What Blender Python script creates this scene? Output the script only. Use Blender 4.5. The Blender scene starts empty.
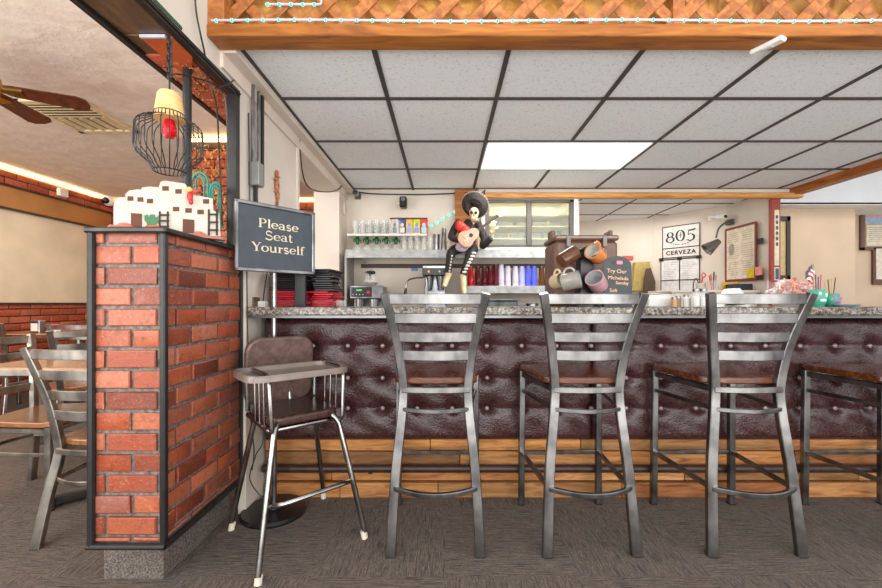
import bpy, math, random
from mathutils import Vector, Matrix, Euler
random.seed(7)
SC = bpy.context.scene
COL = SC.collection
PI = math.pi
F = 402.0; CX = 445.0; CY = 303.0; EYE = 1.06
def P(px, py, d):            # a pixel seen at depth d -> point of the room
    return Vector(((px-CX)*d/F, d, EYE+(CY-py)*d/F))
def V(*a): return Vector(a)

# ------------------------------------------------------------ mesh builder
class MB:
    def __init__(s): s.v=[]; s.f=[]
    def add(s, vs, fs):
        n=len(s.v); s.v += [tuple(v) for v in vs]; s.f += [tuple(i+n for i in f) for f in fs]; return s
    def xf(s, M):
        s.v=[tuple(M@Vector(v)) for v in s.v]; return s
    def merge(s, o): return s.add(o.v, o.f)
    def box(s, x0,x1,y0,y1,z0,z1, M=None):
        vs=[V(x,y,z) for x in (x0,x1) for y in (y0,y1) for z in (z0,z1)]
        if M: vs=[M@v for v in vs]
        return s.add(vs,[(0,1,3,2),(4,6,7,5),(0,4,5,1),(2,3,7,6),(0,2,6,4),(1,5,7,3)])
    def bbox(s,x0,x1,y0,y1,z0,z1,b=.006,M=None):
        # chamfered box
        b=min(b,(x1-x0)*.45,(y1-y0)*.45,(z1-z0)*.45)
        vs=[];idx={}
        X=(x0,x1);Y=(y0,y1);Z=(z0,z1)
        for i in (0,1):
            for j in (0,1):
                for k in (0,1):
                    sx=b if i==0 else -b; sy=b if j==0 else -b; sz=b if k==0 else -b
                    c=(X[i],Y[j],Z[k])
                    idx[i,j,k,0]=len(vs); vs.append(V(c[0],c[1]+sy,c[2]+sz))
                    idx[i,j,k,1]=len(vs); vs.append(V(c[0]+sx,c[1],c[2]+sz))
                    idx[i,j,k,2]=len(vs); vs.append(V(c[0]+sx,c[1]+sy,c[2]))
        fs=[]
        def q(*a): fs.append(tuple(idx[t] for t in a))
        for i in (0,1):
            q((i,0,0,0),(i,1,0,0),(i,1,1,0),(i,0,1,0)); q((0,i,0,1),(1,i,0,1),(1,i,1,1),(0,i,1,1)); q((0,0,i,2),(1,0,i,2),(1,1,i,2),(0,1,i,2))
        for i in (0,1):
            for j in (0,1):
                q((i,j,0,0),(i,j,1,0),(i,j,1,1),(i,j,0,1))
                q((i,0,j,0),(i,1,j,0),(i,1,j,2),(i,0,j,2))
                q((0,i,j,1),(1,i,j,1),(1,i,j,2),(0,i,j,2))
                for k in (0,1): q((i,j,k,0),(i,j,k,1),(i,j,k,2))
        if M: vs=[M@v for v in vs]
        return s.add(vs,fs)
    def tube(s, pts, r, n=10, cap=True):
        pts=[Vector(p) for p in pts]; m=len(pts)
        rs=r if isinstance(r,(list,tuple)) else [r]*m
        T=[]
        for i in range(m):
            t=(pts[min(i+1,m-1)]-pts[max(i-1,0)])
            T.append(t.normalized() if t.length>1e-9 else V(0,0,1))
        a=T[0].orthogonal().normalized(); vs=[];fs=[]
        for i in range(m):
            a=(a-T[i]*a.dot(T[i]));
            a=a.normalized() if a.length>1e-6 else T[i].orthogonal().normalized()
            b=T[i].cross(a)
            for k in range(n):
                t=2*PI*k/n; vs.append(pts[i]+(a*math.cos(t)+b*math.sin(t))*rs[i])
        for i in range(m-1):
            for k in range(n):
                k2=(k+1)%n; fs.append((i*n+k,i*n+k2,(i+1)*n+k2,(i+1)*n+k))
        if cap: fs.append(tuple(range(n-1,-1,-1))); fs.append(tuple((m-1)*n+k for k in range(n)))
        return s.add(vs,fs)
    def ribbon(s, pts, w, t, wdir):
        pts=[Vector(p) for p in pts]; wdir=Vector(wdir).normalized(); m=len(pts); vs=[];fs=[]
        ws=w if isinstance(w,(list,tuple)) else [w]*m
        for i in range(m):
            T=(pts[min(i+1,m-1)]-pts[max(i-1,0)]).normalized()
            wd=(wdir-T*wdir.dot(T)).normalized(); nn=T.cross(wd)
            b=min(.003,t*.3)
            W=ws[i]/2; H=t/2
            for (a,c) in ((-W+b,-H),(W-b,-H),(W,-H+b),(W,H-b),(W-b,H),(-W+b,H),(-W,H-b),(-W,-H+b)):
                vs.append(pts[i]+wd*a+nn*c)
        for i in range(m-1):
            for k in range(8):
                k2=(k+1)%8; fs.append((i*8+k,i*8+k2,(i+1)*8+k2,(i+1)*8+k))
        fs.append(tuple(range(7,-1,-1))); fs.append(tuple((m-1)*8+k for k in range(8)))
        return s.add(vs,fs)
    def lathe(s, prof, n=24, M=None, a0=0, a1=2*PI):
        full=abs(a1-a0-2*PI)<1e-6; c=n if full else n+1; vs=[];fs=[]
        for (r,z) in prof:
            for k in range(c):
                t=a0+(a1-a0)*k/n; vs.append(V(r*math.cos(t),r*math.sin(t),z))
        for i in range(len(prof)-1):
            for k in range(n):
                k2=(k+1)%c if full else k+1
                fs.append((i*c+k,i*c+k2,(i+1)*c+k2,(i+1)*c+k))
        if M: vs=[M@v for v in vs]
        return s.add(vs,fs)
    def sphere(s, c, r, n=14, m=9, M=None):
        rr=r if isinstance(r,(tuple,list,Vector)) else (r,r,r)
        vs=[];fs=[]
        for i in range(m+1):
            ph=-PI/2+PI*i/m
            for k in range(n):
                t=2*PI*k/n; v=V(rr[0]*math.cos(ph)*math.cos(t),rr[1]*math.cos(ph)*math.sin(t),rr[2]*math.sin(ph))
                if M: v=M@v
                vs.append(v+Vector(c))
        for i in range(m):
            for k in range(n):
                k2=(k+1)%n; fs.append((i*n+k,i*n+k2,(i+1)*n+k2,(i+1)*n+k))
        return s.add(vs,fs)
    def prism(s, poly, h0, h1, M=None):      # polygon in xy extruded in z
        n=len(poly); vs=[V(x,y,h0) for x,y in poly]+[V(x,y,h1) for x,y in poly]
        if M: vs=[M@v for v in vs]
        return s.add(vs,[tuple(range(n-1,-1,-1)),tuple(range(n,2*n))]+[(i,(i+1)%n,n+(i+1)%n,n+i) for i in range(n)])
    def grid(s, nu, nv, fn):
        vs=[fn(i/nu,j/nv) for j in range(nv+1) for i in range(nu+1)]
        fs=[(j*(nu+1)+i,j*(nu+1)+i+1,(j+1)*(nu+1)+i+1,(j+1)*(nu+1)+i) for j in range(nv) for i in range(nu)]
        return s.add(vs,fs)
def fillet(pts, r, n=5):
    pts=[Vector(p) for p in pts]; out=[pts[0]]
    for i in range(1,len(pts)-1):
        a=pts[i-1]-pts[i]; b=pts[i+1]-pts[i]; q=min(r,a.length*.49,b.length*.49)
        A=pts[i]+a.normalized()*q; B=pts[i]+b.normalized()*q
        for k in range(n+1):
            t=k/n; out.append(A*(1-t)**2+pts[i]*2*t*(1-t)+B*t*t)
    out.append(pts[-1]); return out
def spline(pts, n=6):
    pts=[Vector(p) for p in pts]; out=[]
    for i in range(len(pts)-1):
        p0=pts[max(i-1,0)];p1=pts[i];p2=pts[i+1];p3=pts[min(i+2,len(pts)-1)]
        for k in range(n):
            t=k/n; out.append(.5*((2*p1)+(-p0+p2)*t+(2*p0-5*p1+4*p2-p3)*t*t+(-p0+3*p1-3*p2+p3)*t**3))
    out.append(pts[-1]); return out
def link(name, mb, mat, parent=None, loc=None, rot=None, smooth=35):
    me=bpy.data.meshes.new(name); me.from_pydata([tuple(v) for v in mb.v],[],mb.f); me.validate()
    import bmesh
    bm=bmesh.new(); bm.from_mesh(me); bmesh.ops.recalc_face_normals(bm,faces=bm.faces); bm.to_mesh(me); bm.free()
    me.polygons.foreach_set('use_smooth',[True]*len(me.polygons))
    try: me.set_sharp_from_angle(angle=math.radians(smooth))
    except Exception: pass
    for m in (mat if isinstance(mat,(list,tuple)) else [mat]): me.materials.append(m)
    o=bpy.data.objects.new(name,me); COL.objects.link(o)
    if parent: o.parent=parent
    if loc is not None: o.location=loc
    if rot is not None: o.rotation_euler=rot
    return o
def tag(o,label,cat,group=None,kind=None):
    o['label']=label; o['category']=cat
    if group: o['group']=group
    if kind: o['kind']=kind
    return o
def thing(name,label,cat,loc=(0,0,0),rz=0,group=None,rot=None):
    o=bpy.data.objects.new(name,None); COL.objects.link(o); o.location=loc
    o.empty_display_size=.05
    o.rotation_euler=rot if rot else (0,0,rz); return tag(o,label,cat,group)
def struct(name,mb,mat,parent=None,loc=None,rot=None,**k):
    o=link(name,mb,mat,parent,loc,rot,**k)
    if not parent: o['kind']='structure'
    return o
def dup(root,loc=None,rz=None,label=None,group=None):
    r=root.copy(); COL.objects.link(r)
    if loc is not None: r.location=loc
    if rz is not None: r.rotation_euler=(0,0,rz)
    if label: r['label']=label
    if group: r['group']=group
    for ch in list(root.children):
        c=ch.copy(); COL.objects.link(c); c.parent=r
        for g in list(ch.children):
            d=g.copy(); COL.objects.link(d); d.parent=c
    return r
def textmb(s,size,depth=.001,spacing=1.0,bold=0):
    cu=bpy.data.curves.new('lettering','FONT'); cu.body=s; cu.size=size; cu.align_x='CENTER'; cu.align_y='CENTER'; cu.extrude=depth
    cu.space_character=spacing; cu.offset=bold; cu.resolution_u=4
    o=bpy.data.objects.new('lettering',cu); COL.objects.link(o)
    dg=bpy.context.evaluated_depsgraph_get(); me=bpy.data.meshes.new_from_object(o.evaluated_get(dg))
    mb=MB(); mb.add([v.co.copy() for v in me.vertices],[tuple(p.vertices) for p in me.polygons])
    bpy.data.objects.remove(o); bpy.data.meshes.remove(me); bpy.data.curves.remove(cu)
    return mb
UP=Matrix.Rotation(PI/2,4,'X')      # text in xy -> upright facing -Y
def T(x,y,z): return Matrix.Translation((x,y,z))
def R(a,ax): return Matrix.Rotation(a,4,ax)

# ------------------------------------------------------------ materials
def s2l(c): return tuple(((x/255)/12.92 if x/255<=.04045 else ((x/255+.055)/1.055)**2.4) for x in c)+(1,)
class Mat:
    def __init__(s,name):
        s.m=bpy.data.materials.new(name); s.m.use_nodes=True; s.t=s.m.node_tree; s.b=s.t.nodes['Principled BSDF']
    def n(s,ty,**k):
        n=s.t.nodes.new(ty)
        for a,b in k.items():
            if hasattr(n,a): setattr(n,a,b)
            else: n.inputs[a].default_value=b
        return n
    def l(s,a,b): s.t.links.new(a,b)
    def coord(s,sc=(1,1,1),kind='Object',rot=(0,0,0)):
        tc=s.n('ShaderNodeTexCoord'); mp=s.n('ShaderNodeMapping'); mp.inputs['Scale'].default_value=sc; mp.inputs['Rotation'].default_value=rot
        s.l(tc.outputs[kind],mp.inputs['Vector']); return mp.outputs['Vector']
    def noise(s,vec,scale=5,detail=4,rough=.5,dist=0):
        n=s.n('ShaderNodeTexNoise'); n.inputs['Scale'].default_value=scale; n.inputs['Detail'].default_value=detail
        n.inputs['Roughness'].default_value=rough; n.inputs['Distortion'].default_value=dist; s.l(vec,n.inputs['Vector']); return n.outputs['Fac']
    def ramp(s,fac,stops,interp='LINEAR'):
        r=s.n('ShaderNodeValToRGB'); r.color_ramp.interpolation=interp
        e=r.color_ramp.elements
        while len(e)>len(stops): e.remove(e[-1])
        while len(e)<len(stops): e.new(.5)
        for i,(p,c) in enumerate(stops): e[i].position=p; e[i].color=s2l(c)
        s.l(fac,r.inputs['Fac']); return r.outputs['Color']
    def mix(s,f,a,b,mode='MIX'):
        m=s.n('ShaderNodeMix'); m.data_type='RGBA'; m.blend_type=mode
        for v,i in ((f,0),(a,6),(b,7)):
            if hasattr(v,'links') or hasattr(v,'is_linked'): s.l(v,m.inputs[i])
            elif isinstance(v,(int,float)): m.inputs[i].default_value=v
            else: m.inputs[i].default_value=s2l(v)
        return m.outputs[2]
    def bump(s,h,strength=.3,dist=.01):
        b=s.n('ShaderNodeBump'); b.inputs['Strength'].default_value=strength; b.inputs['Distance'].default_value=dist
        s.l(h,b.inputs['Height']); s.l(b.outputs['Normal'],s.b.inputs['Normal'])
    def base(s,c):
        if hasattr(c,'is_linked'): s.l(c,s.b.inputs['Base Color'])
        else: s.b.inputs['Base Color'].default_value=s2l(c)
    def set(s,**k):
        for a,b in k.items(): s.b.inputs[a.replace('_',' ')].default_value=b
        return s
def plain(name,c,rough=.5,metal=0,var=.12,scale=18,bump=0,**k):
    m=Mat(name); v=m.coord(); nz=m.noise(v,scale,4)
    d=tuple(max(0,x*(1-var)) for x in c); e=tuple(min(255,x*(1+var)) for x in c)
    m.base(m.ramp(nz,[(.3,d),(.7,e)])); m.set(Roughness=rough,Metallic=metal,**k)
    if bump: m.bump(m.noise(v,scale*4,3),bump,.004)
    return m.m
def emis(name,c,st):
    m=Mat(name); m.base(c); m.b.inputs['Emission Color'].default_value=s2l(c); m.b.inputs['Emission Strength'].default_value=st; return m.m
def glass(name,c=(235,240,240),rough=.03,tr=1.0):
    m=Mat(name); m.base(c); m.set(Roughness=rough,IOR=1.35); m.b.inputs['Transmission Weight'].default_value=tr; return m.m

def mk_brick(name,stops,rough=.6):
    m=Mat(name); g=m.n('ShaderNodeNewGeometry'); c=m.ramp(g.outputs['Random Per Island'],stops)
    v=m.coord(); n1=m.noise(v,35,6,.7); n2=m.noise(v,6,3)
    n3=m.noise(v,110,5,.8); n4=m.noise(v,16,5,.7)
    c=m.mix(m.ramp(n1,[(.5,(0,0,0)),(.75,(230,230,230))]),c,(104,44,32))
    c=m.mix(m.ramp(n4,[(.55,(0,0,0)),(.75,(120,120,120))]),c,(198,136,112))
    c=m.mix(m.ramp(n3,[(.57,(0,0,0)),(.7,(190,190,190))]),c,(214,186,172))  # white scuffs, spread wider to pale the bricks as if front-lit
    m.base(c); m.set(Roughness=rough); m.bump(m.noise(v,60,6,.7),.5,.006); return m.m
BRICK=mk_brick('brick',[(0,(108,48,32)),(.3,(164,78,44)),(.5,(134,58,36)),(.75,(172,94,62)),(1,(128,70,58))],.45)
BRICK2=mk_brick('brick_dark',[(0,(150,60,34)),(.5,(176,80,44)),(.8,(160,76,52)),(1,(190,106,74))],.7)
MORTAR=plain('mortar',(104,98,94),.9,0,.3,60,.6)
MORTAR2=plain('mortar_far',(60,44,36),.9,0,.3,60,.4)
WALL=plain('painted_wall',(218,206,192),.8,0,.03,3,.08)
WALLR=plain('tan_wall',(208,184,158),.8,0,.03,3,.08)
WHITE=plain('white_paint',(232,230,226),.6,0,.02,4)
JAMB=plain('soft_white_trim',(226,212,198),.6,0,.03,4)
PANEL=plain('cream_panel',(206,190,166),.7,0,.05,3)
ORANGEW=plain('tan_band',(170,118,66),.6,0,.08,2)
BLACKP=plain('black_steel',(30,29,28),.4,0,.25,30,.1)
BLACKPL=plain('black_plastic',(22,22,23),.35,0,.1)
DARKW=plain('dark_trim',(58,38,26),.5)
def mk_wood(name,a,b,c,sc=(2,30,30),rough=.35,island=False,coat=0,dist=1.2):
    m=Mat(name); v=m.coord(sc); n=m.noise(v,1.6,8,.62,dist)
    col=m.ramp(n,[(.3,a),(.5,b),(.68,c)])
    if island:
        g=m.n('ShaderNodeNewGeometry'); r=m.ramp(g.outputs['Random Per Island'],[(0,(120,112,108)),(.35,(255,255,255)),(.7,(190,170,160)),(1,(255,245,225))])
        col=m.mix(1.0,col,r,'MULTIPLY')
        a2=m.n('ShaderNodeVectorMath',operation='ADD')
    m.base(col); m.set(Roughness=rough); m.b.inputs['Coat Weight'].default_value=coat
    m.bump(n,.15,.004); return m.m
PLANK=mk_wood('reclaimed_pine',(128,84,48),(196,138,82),(222,170,110),(2.5,30,22),.45,True)
BEAMW=mk_wood('orange_beam',(104,54,12),(158,92,26),(186,118,42),(1.5,14,14),.45)
BEAMD=mk_wood('orange_beam_depth',(112,54,12),(168,92,26),(192,116,42),(14,1.5,14),.45)
LATT=mk_wood('lattice_cedar',(120,64,26),(168,100,46),(192,128,68),(10,10,10),.5)
SEATW=mk_wood('seat_wood',(48,22,12),(92,46,22),(136,76,34),(4,22,22),.18,coat=.4)
SEATL=mk_wood('chair_seat_wood',(96,58,32),(134,86,50),(158,108,68),(22,4,22),.25,coat=.3)
TABW=mk_wood('table_wood',(150,96,58),(188,130,86),(208,156,110),(3,22,22),.2,coat=.4)
SOFF=mk_wood('soffit_boards',(66,46,32),(92,68,48),(112,86,62),(10,2,10),.45)
FANW=mk_wood('fan_blade_wood',(60,28,16),(84,40,24),(104,54,34),(8,8,8),.35)
RAILW=plain('brown_pipe',(62,44,38),.4,.2)
def mk_steel(name,c,rough=.34,metal=1.0):
    m=Mat(name); v=m.coord((1,1,.12)); n=m.noise(v,28,5,.6); v2=m.coord(); n2=m.noise(v2,9,3)
    d=tuple(x*.62 for x in c); e=tuple(min(255,x*1.12) for x in c); col=m.mix(.22,m.ramp(n2,[(.35,d),(.6,c),(.72,e)]),m.ramp(n,[(.35,d),(.55,c),(.7,e)])); m.base(col); m.set(Metallic=metal)
    mr=m.n('ShaderNodeMapRange'); mr.inputs['To Min'].default_value=rough-.08; mr.inputs['To Max'].default_value=rough+.12
    m.l(n,mr.inputs['Value']); m.l(mr.outputs['Result'],m.b.inputs['Roughness']); m.bump(n,.05,.002); return m.m
STEEL=mk_steel('clear_coated_steel',(146,144,142),.31)
STEELL=mk_steel('pale_steel',(172,166,158),.36)
CHROME=mk_steel('chrome',(176,172,168),.2)
ALU=mk_steel('aluminium',(160,160,162),.32)
STAIN=mk_steel('stainless',(168,168,170),.28)
BRASS=plain('brass',(196,160,84),.3,1)
RUB=plain('cream_rubber',(214,204,184),.7)
def mk_leather(name,a,b,rough=.3,sc=55,st=.5,bd=.0025):
    m=Mat(name); v=m.coord(); n=m.noise(v,sc,5,.65,.6); n2=m.noise(v,4,3)
    vo=m.n('ShaderNodeTexVoronoi'); vo.inputs['Scale'].default_value=sc*1.4; m.l(v,vo.inputs['Vector'])
    m.base(m.ramp(n,[(.35,a),(.65,b)])); m.set(Roughness=rough)
    mx=m.n('ShaderNodeMath',operation='ADD'); m.l(n,mx.inputs[0]); m.l(vo.outputs['Distance'],mx.inputs[1]); m.bump(mx.outputs[0],st,bd); return m.m
LEATH=mk_leather('burgundy_vinyl',(42,22,22),(82,50,50),.27,80,.5)
VINYL=mk_leather('brown_vinyl',(86,66,60),(112,88,80),.28,30,.35)
VINYLD=mk_leather('dark_brown_vinyl',(50,30,26),(78,50,44),.25,30,.3)
TRAY=plain('taupe_plastic',(122,108,100),.28,0,.1,10)
def mk_ceiling():
    m=Mat('ceiling_tile'); v=m.coord(); n=m.noise(v,90,4,.7); n2=m.noise(v,260,2,.5)
    c=m.ramp(n,[(0,(150,148,146)),(.34,(196,197,198)),(.42,(244,246,248)),(1,(250,251,253))])
    c=m.mix(m.ramp(n2,[(.3,(90,90,90)),(.42,(0,0,0))]),c,(150,148,146)); m.base(c); m.set(Roughness=.9); m.bump(n,.2,.004); return m.m
TILE=mk_ceiling()
def mk_plaster():
    m=Mat('textured_plaster'); v=m.coord(); n=m.noise(v,7,8,.6,.25)
    m.base(m.ramp(n,[(.3,(214,200,186)),(.7,(232,220,208))])); m.set(Roughness=.85); m.bump(n,.55,.02); return m.m
PLASTER=mk_plaster()
def mk_carpet():
    m=Mat('carpet_tiles'); v=m.coord((1,1,1)); a=m.coord((150,11,1)); b=m.coord((11,150,1))
    na=m.noise(a,1,3,.6); nb=m.noise(b,1,3,.6)
    ch=m.n('ShaderNodeTexChecker'); ch.inputs['Scale'].default_value=1/.52; m.l(m.coord((1,1,0)),ch.inputs['Vector'])
    f=m.mix(ch.outputs['Fac'],m.ramp(na,[(.25,(0,0,0)),(.75,(255,255,255))]),m.ramp(nb,[(.25,(0,0,0)),(.75,(255,255,255))]))
    fine=m.noise(v,220,3,.8)
    c=m.ramp(f,[(.12,(26,22,21)),(.32,(58,50,46)),(.44,(112,99,90)),(.52,(42,36,33)),(.64,(126,112,101)),(.8,(60,52,48))])
    c=m.mix(m.ramp(fine,[(.4,(0,0,0)),(.62,(185,185,185))]),c,(112,100,90))
    ra=m.noise(m.coord((140,2.5,1)),1,2,.5); rb=m.noise(m.coord((2.5,140,1)),1,2,.5)
    rr=m.mix(ch.outputs['Fac'],m.ramp(ra,[(.68,(0,0,0)),(.74,(200,200,200))]),m.ramp(rb,[(.68,(0,0,0)),(.74,(200,200,200))]))
    c=m.mix(rr,c,(104,66,48)); m.base(c); m.set(Roughness=.95); m.bump(f,.5,.006); return m.m
CARPET=mk_carpet()
def mk_granite():
    m=Mat('granite'); v=m.coord(); n=m.noise(v,70,8,.75,.5); n2=m.noise(v,22,4,.6,1)
    c=m.ramp(n,[(.3,(22,20,20)),(.42,(66,58,52)),(.5,(112,102,92)),(.6,(176,166,154)),(.72,(46,42,40))])
    c=m.mix(m.ramp(n2,[(.5,(0,0,0)),(.7,(130,130,130))]),c,(92,76,64)); m.base(c); m.set(Roughness=.15); return m.m
GRAN=mk_granite()
def thin_glass(name,c=(236,240,236),al=.15,rough=.08):
    m=Mat(name); m.base(c); m.set(Roughness=rough,Alpha=al); m.b.inputs['Specular IOR Level'].default_value=.8; return m.m
GLASS=thin_glass('clear_glass'); GGREEN=glass('green_glass',(10,110,66),.05,.6)
GRED=glass('red_bulb',(220,10,30),.05,.35)
TEAL=plain('teal_paint',(36,128,116),.4,.1)
SKIN_BONE=plain('bone',(222,200,160),.5,0,.15)
def col(name,c,rough=.5,metal=0,**k): return plain(name,c,rough,metal,.06,20,**k)

# ------------------------------------------------------------ bricks on a plane
def bricks(mb,o,u,nrm,L,H,course=.0886,bl=.21,mort=.013,th=.014,off=0,z_first=None,seed=1):
    rnd=random.Random(seed); o=Vector(o);u=Vector(u).normalized();nrm=Vector(nrm).normalized(); zz=V(0,0,1)
    nrow=int(H/course)+2; z=0 if z_first is None else -(course-z_first)
    r=0
    while z<H-.008:
        z0=max(z,0); z1=min(z+course-mort,H); 
        x=-bl*(.5 if (r%2) else 0)-off
        while x<L:
            x0=max(x,0); x1=min(x+bl-mort,L)
            if x1-x0>.012 and z1-z0>.008:
                t=th+rnd.uniform(-.003,.003); c=.003
                j=lambda: rnd.uniform(-.0015,.0015)
                vs=[]
                for (a,b) in ((x0,z0),(x1,z0),(x1,z1),(x0,z1)): vs.append(o+u*(a+j())+zz*(b+j()))
                for (a,b,sx,sz) in ((x0,z0,1,1),(x1,z0,-1,1),(x1,z1,-1,-1),(x0,z1,1,-1)): vs.append(o+u*(a+j())+zz*(b+j())+nrm*(t-c))
                for (a,b,sx,sz) in ((x0,z0,1,1),(x1,z0,-1,1),(x1,z1,-1,-1),(x0,z1,1,-1)): vs.append(o+u*(a+sx*(c+.001))+zz*(b+sz*(c+.001))+nrm*t)
                fs=[(8,9,10,11)]
                for k in range(4):
                    k2=(k+1)%4; fs+= [(k,k2,4+k2,4+k),(4+k,4+k2,8+k2,8+k)]
                mb.add(vs,fs)
            x+=bl
        z+=course; r+=1
    return mb

# ============================================================ SETTING
H=lambda h: EYE+h
ZC=EYE+1.157
struct('floor',MB().box(-5.2,7.5,-1.2,7.0,-.05,0),CARPET)
# bar drop ceiling
struct('ceiling',MB().box(-1.0,3.56,1.78,4.12,ZC,ZC+.03).box(1.2,3.7,4.12,6.4,ZC,ZC+.03),TILE)
g=MB()
yl=[2.27,2.87,3.465,4.06]
for k in range(8):
    x=-.323+.613*k
    if x<3.5: g.box(x-.012,x+.012,1.79,4.11,ZC-.006,ZC+.002)
for y in yl: g.box(-.93,3.5,y-.012,y+.012,ZC-.0065,ZC+.002)
for y in (4.66,5.26,5.86): g.box(1.2,3.4,y-.008,y+.008,ZC-.006,ZC+.001)
for k in range(3,7): g.box(-.323+.613*k-.008,-.323+.613*k+.008,4.2,6.2,ZC-.006,ZC+.001)
g.box(-.945,-.915,1.79,4.11,ZC-.008,ZC+.002)
struct('trim_1',g,col('dark_grid',(62,56,52),.5))
# left room ceiling
struct('ceiling',MB().box(-5.0,-1.2,.3,6.1,2.6,2.64),PLASTER)
# wall between the rooms (bar side left wall), with window opening and pass-through
w=MB(); w.box(-1.04,-1.0,1.932,2.73,1.334,ZC+.6).box(-1.04,-1.0,2.02,2.73,0,1.334).box(-1.24,-1.0,2.73,3.8,2.11,ZC+.6).box(-1.24,-1.0,3.8,4.6,0,ZC+.6)
w.box(-1.24,-1.0,2.73,3.8,0,1.0)
w.box(-1.21,-1.0,-.6,1.932,2.075,3.1).box(-1.21,-1.04,1.932,2.35,2.075,3.1)
struct('wall_left',w,WALL)
struct('trim_2',MB().box(-1.0,-.93,1.786,4.11,ZC-.045,ZC-.001).box(-1.0,-.985,1.786,4.11,ZC-.11,ZC-.045),JAMB)
struct('trim_3',MB().box(-1.002,-.99,2.70,2.735,1.04,2.17).box(-1.002,-.99,2.70,3.8,2.11,2.125),JAMB)
# soffit under the header, boards
so=MB()
for i in range(5): so.bbox(-1.2,-1.005,-.5+i*.5,min(-.004+i*.5,1.93),2.06,2.075,.003)
so.bbox(-1.2,-1.042,1.93,2.34,2.06,2.075,.003)
struct('trim_4',so,SOFF)
fr=MB()
fr.box(-1.01,-.985,-.6,1.932,2.045,2.078).box(-.987,-.98,-.6,1.932,2.058,2.066)
fr.box(-1.222,-1.2,-.6,2.34,2.045,2.078).box(-1.227,-1.222,-.6,2.34,2.052,2.06)
fr.box(-1.03,-.985,1.895,1.93,1.33,2.05)
fr.tube([V(-1.09,1.70,1.334),V(-1.09,1.70,2.065)],.017,12)
struct('window_1',fr,BLACKP)
struct('trim_5',MB().box(-.984,-.98,-.6,1.5,2.078,2.09),col('green_strip',(30,92,70),.4))
# brick pattern laid under the soffit boards, strewn with leaves
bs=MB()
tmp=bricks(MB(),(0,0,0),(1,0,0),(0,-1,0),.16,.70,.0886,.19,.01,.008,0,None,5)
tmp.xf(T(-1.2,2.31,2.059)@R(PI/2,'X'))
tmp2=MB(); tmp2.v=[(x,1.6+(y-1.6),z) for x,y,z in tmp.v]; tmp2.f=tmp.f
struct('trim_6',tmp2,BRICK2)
# brick pony wall
pw=struct('wall_partition',MB().box(-1.28,-1.032,1.467,2.015,.18,1.318),MORTAR)
pb=MB(); zb=.195
bricks(pb,(-1.27,1.467,zb),(1,0,0),(0,-1,0),.235,1.12,.0756,.19,.013,.010,off=.05,z_first=.025,seed=2)
bricks(pb,(-1.032,1.47,zb),(0,1,0),(1,0,0),.535,1.12,.0756,.19,.013,.010,off=.03,z_first=.025,seed=3)
bricks(pb,(-1.28,2.01,zb),(0,-1,0),(-1,0,0),.54,1.12,.0756,.19,.013,.010,off=.03,z_first=.025,seed=4)
link('bricks',pb,BRICK,pw)
tr=MB(); 
tr.bbox(-1.032,-1.012,1.45,1.474,.18,1.318,.004).tube([V(-1.277,1.452,.18),V(-1.277,1.452,1.318)],.013,8)
tr.tube([V(-1.29,1.45,.182),V(-1.008,1.45,.182)],.012,8).tube([V(-1.012,1.45,.182),V(-1.012,2.0,.182)],.012,8).bbox(-1.03,-1.012,2.003,2.018,.18,1.318,.003)
link('steel_edging',tr,BLACKP,pw)
link('cap',MB().bbox(-1.295,-1.0,1.435,2.018,1.312,1.333,.005),mk_steel('dark_cap',(70,68,66),.35,.7),pw)
link('toe_kick',MB().box(-1.31,-1.082,1.545,2.018,0,.178),plain('toe_carpet',(92,84,78),.95,0,.45,150,.6),pw)

# left room
lr=struct('wall_far_left',MB().box(-5.1,-4.97,.3,6.1,0,2.64),PANEL)
link('wainscot_bricks',bricks(MB(),(-4.97,.5,0),(0,1,0),(1,0,0),5.5,1.04,.083,.24,.013,.012,0,None,6),BRICK2,lr)
link('mortar_face',MB().box(-4.975,-4.968,.5,6.0,0,1.04),MORTAR2,lr)
link('upper_bricks',bricks(MB(),(-4.93,.5,2.40),(0,1,0),(1,0,0),5.5,.145,.078,.25,.013,.01,0,None,7),BRICK2,lr)
link('upper_ledge',MB().box(-4.97,-4.928,.5,6.0,2.39,2.54),MORTAR2,lr)
link('tan_band',MB().box(-4.965,-4.94,.5,6.0,2.13,2.39),ORANGEW,lr)
link('rails',MB().box(-4.97,-4.915,.5,6.0,2.375,2.39).box(-4.97,-4.925,.5,6.0,2.12,2.14).box(-4.97,-4.94,.5,6.0,1.04,1.065),DARKW,lr)
bw=struct('wall_back_left',MB().box(-4.97,-1.25,6.0,6.12,0,2.64),PANEL)
link('wainscot_bricks',bricks(MB(),(-4.9,6.0,0),(1,0,0),(0,-1,0),3.6,1.04,.083,.24,.013,.012,0,None,8),BRICK2,bw)
link('upper_bricks',bricks(MB(),(-4.93,5.96,1.95),(1,0,0),(0,-1,0),3.65,.6,.083,.24,.013,.01,0,None,9),BRICK2,bw)
link('mortar_face',MB().box(-4.95,-1.25,5.955,5.999,1.95,2.55).box(-4.95,-1.25,5.99,5.998,0,1.04),MORTAR2,bw)
pp=struct('wall_partition',MB().box(-2.38,-1.5,3.76,3.9,0,2.5).box(-2.38,-1.5,3.74,3.92,2.5,2.56),MORTAR2)
link('bricks',bricks(MB(),(-2.38,3.76,0),(1,0,0),(0,-1,0),.88,2.5,.083,.24,.013,.012,0,None,10),BRICK2,pp)
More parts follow.
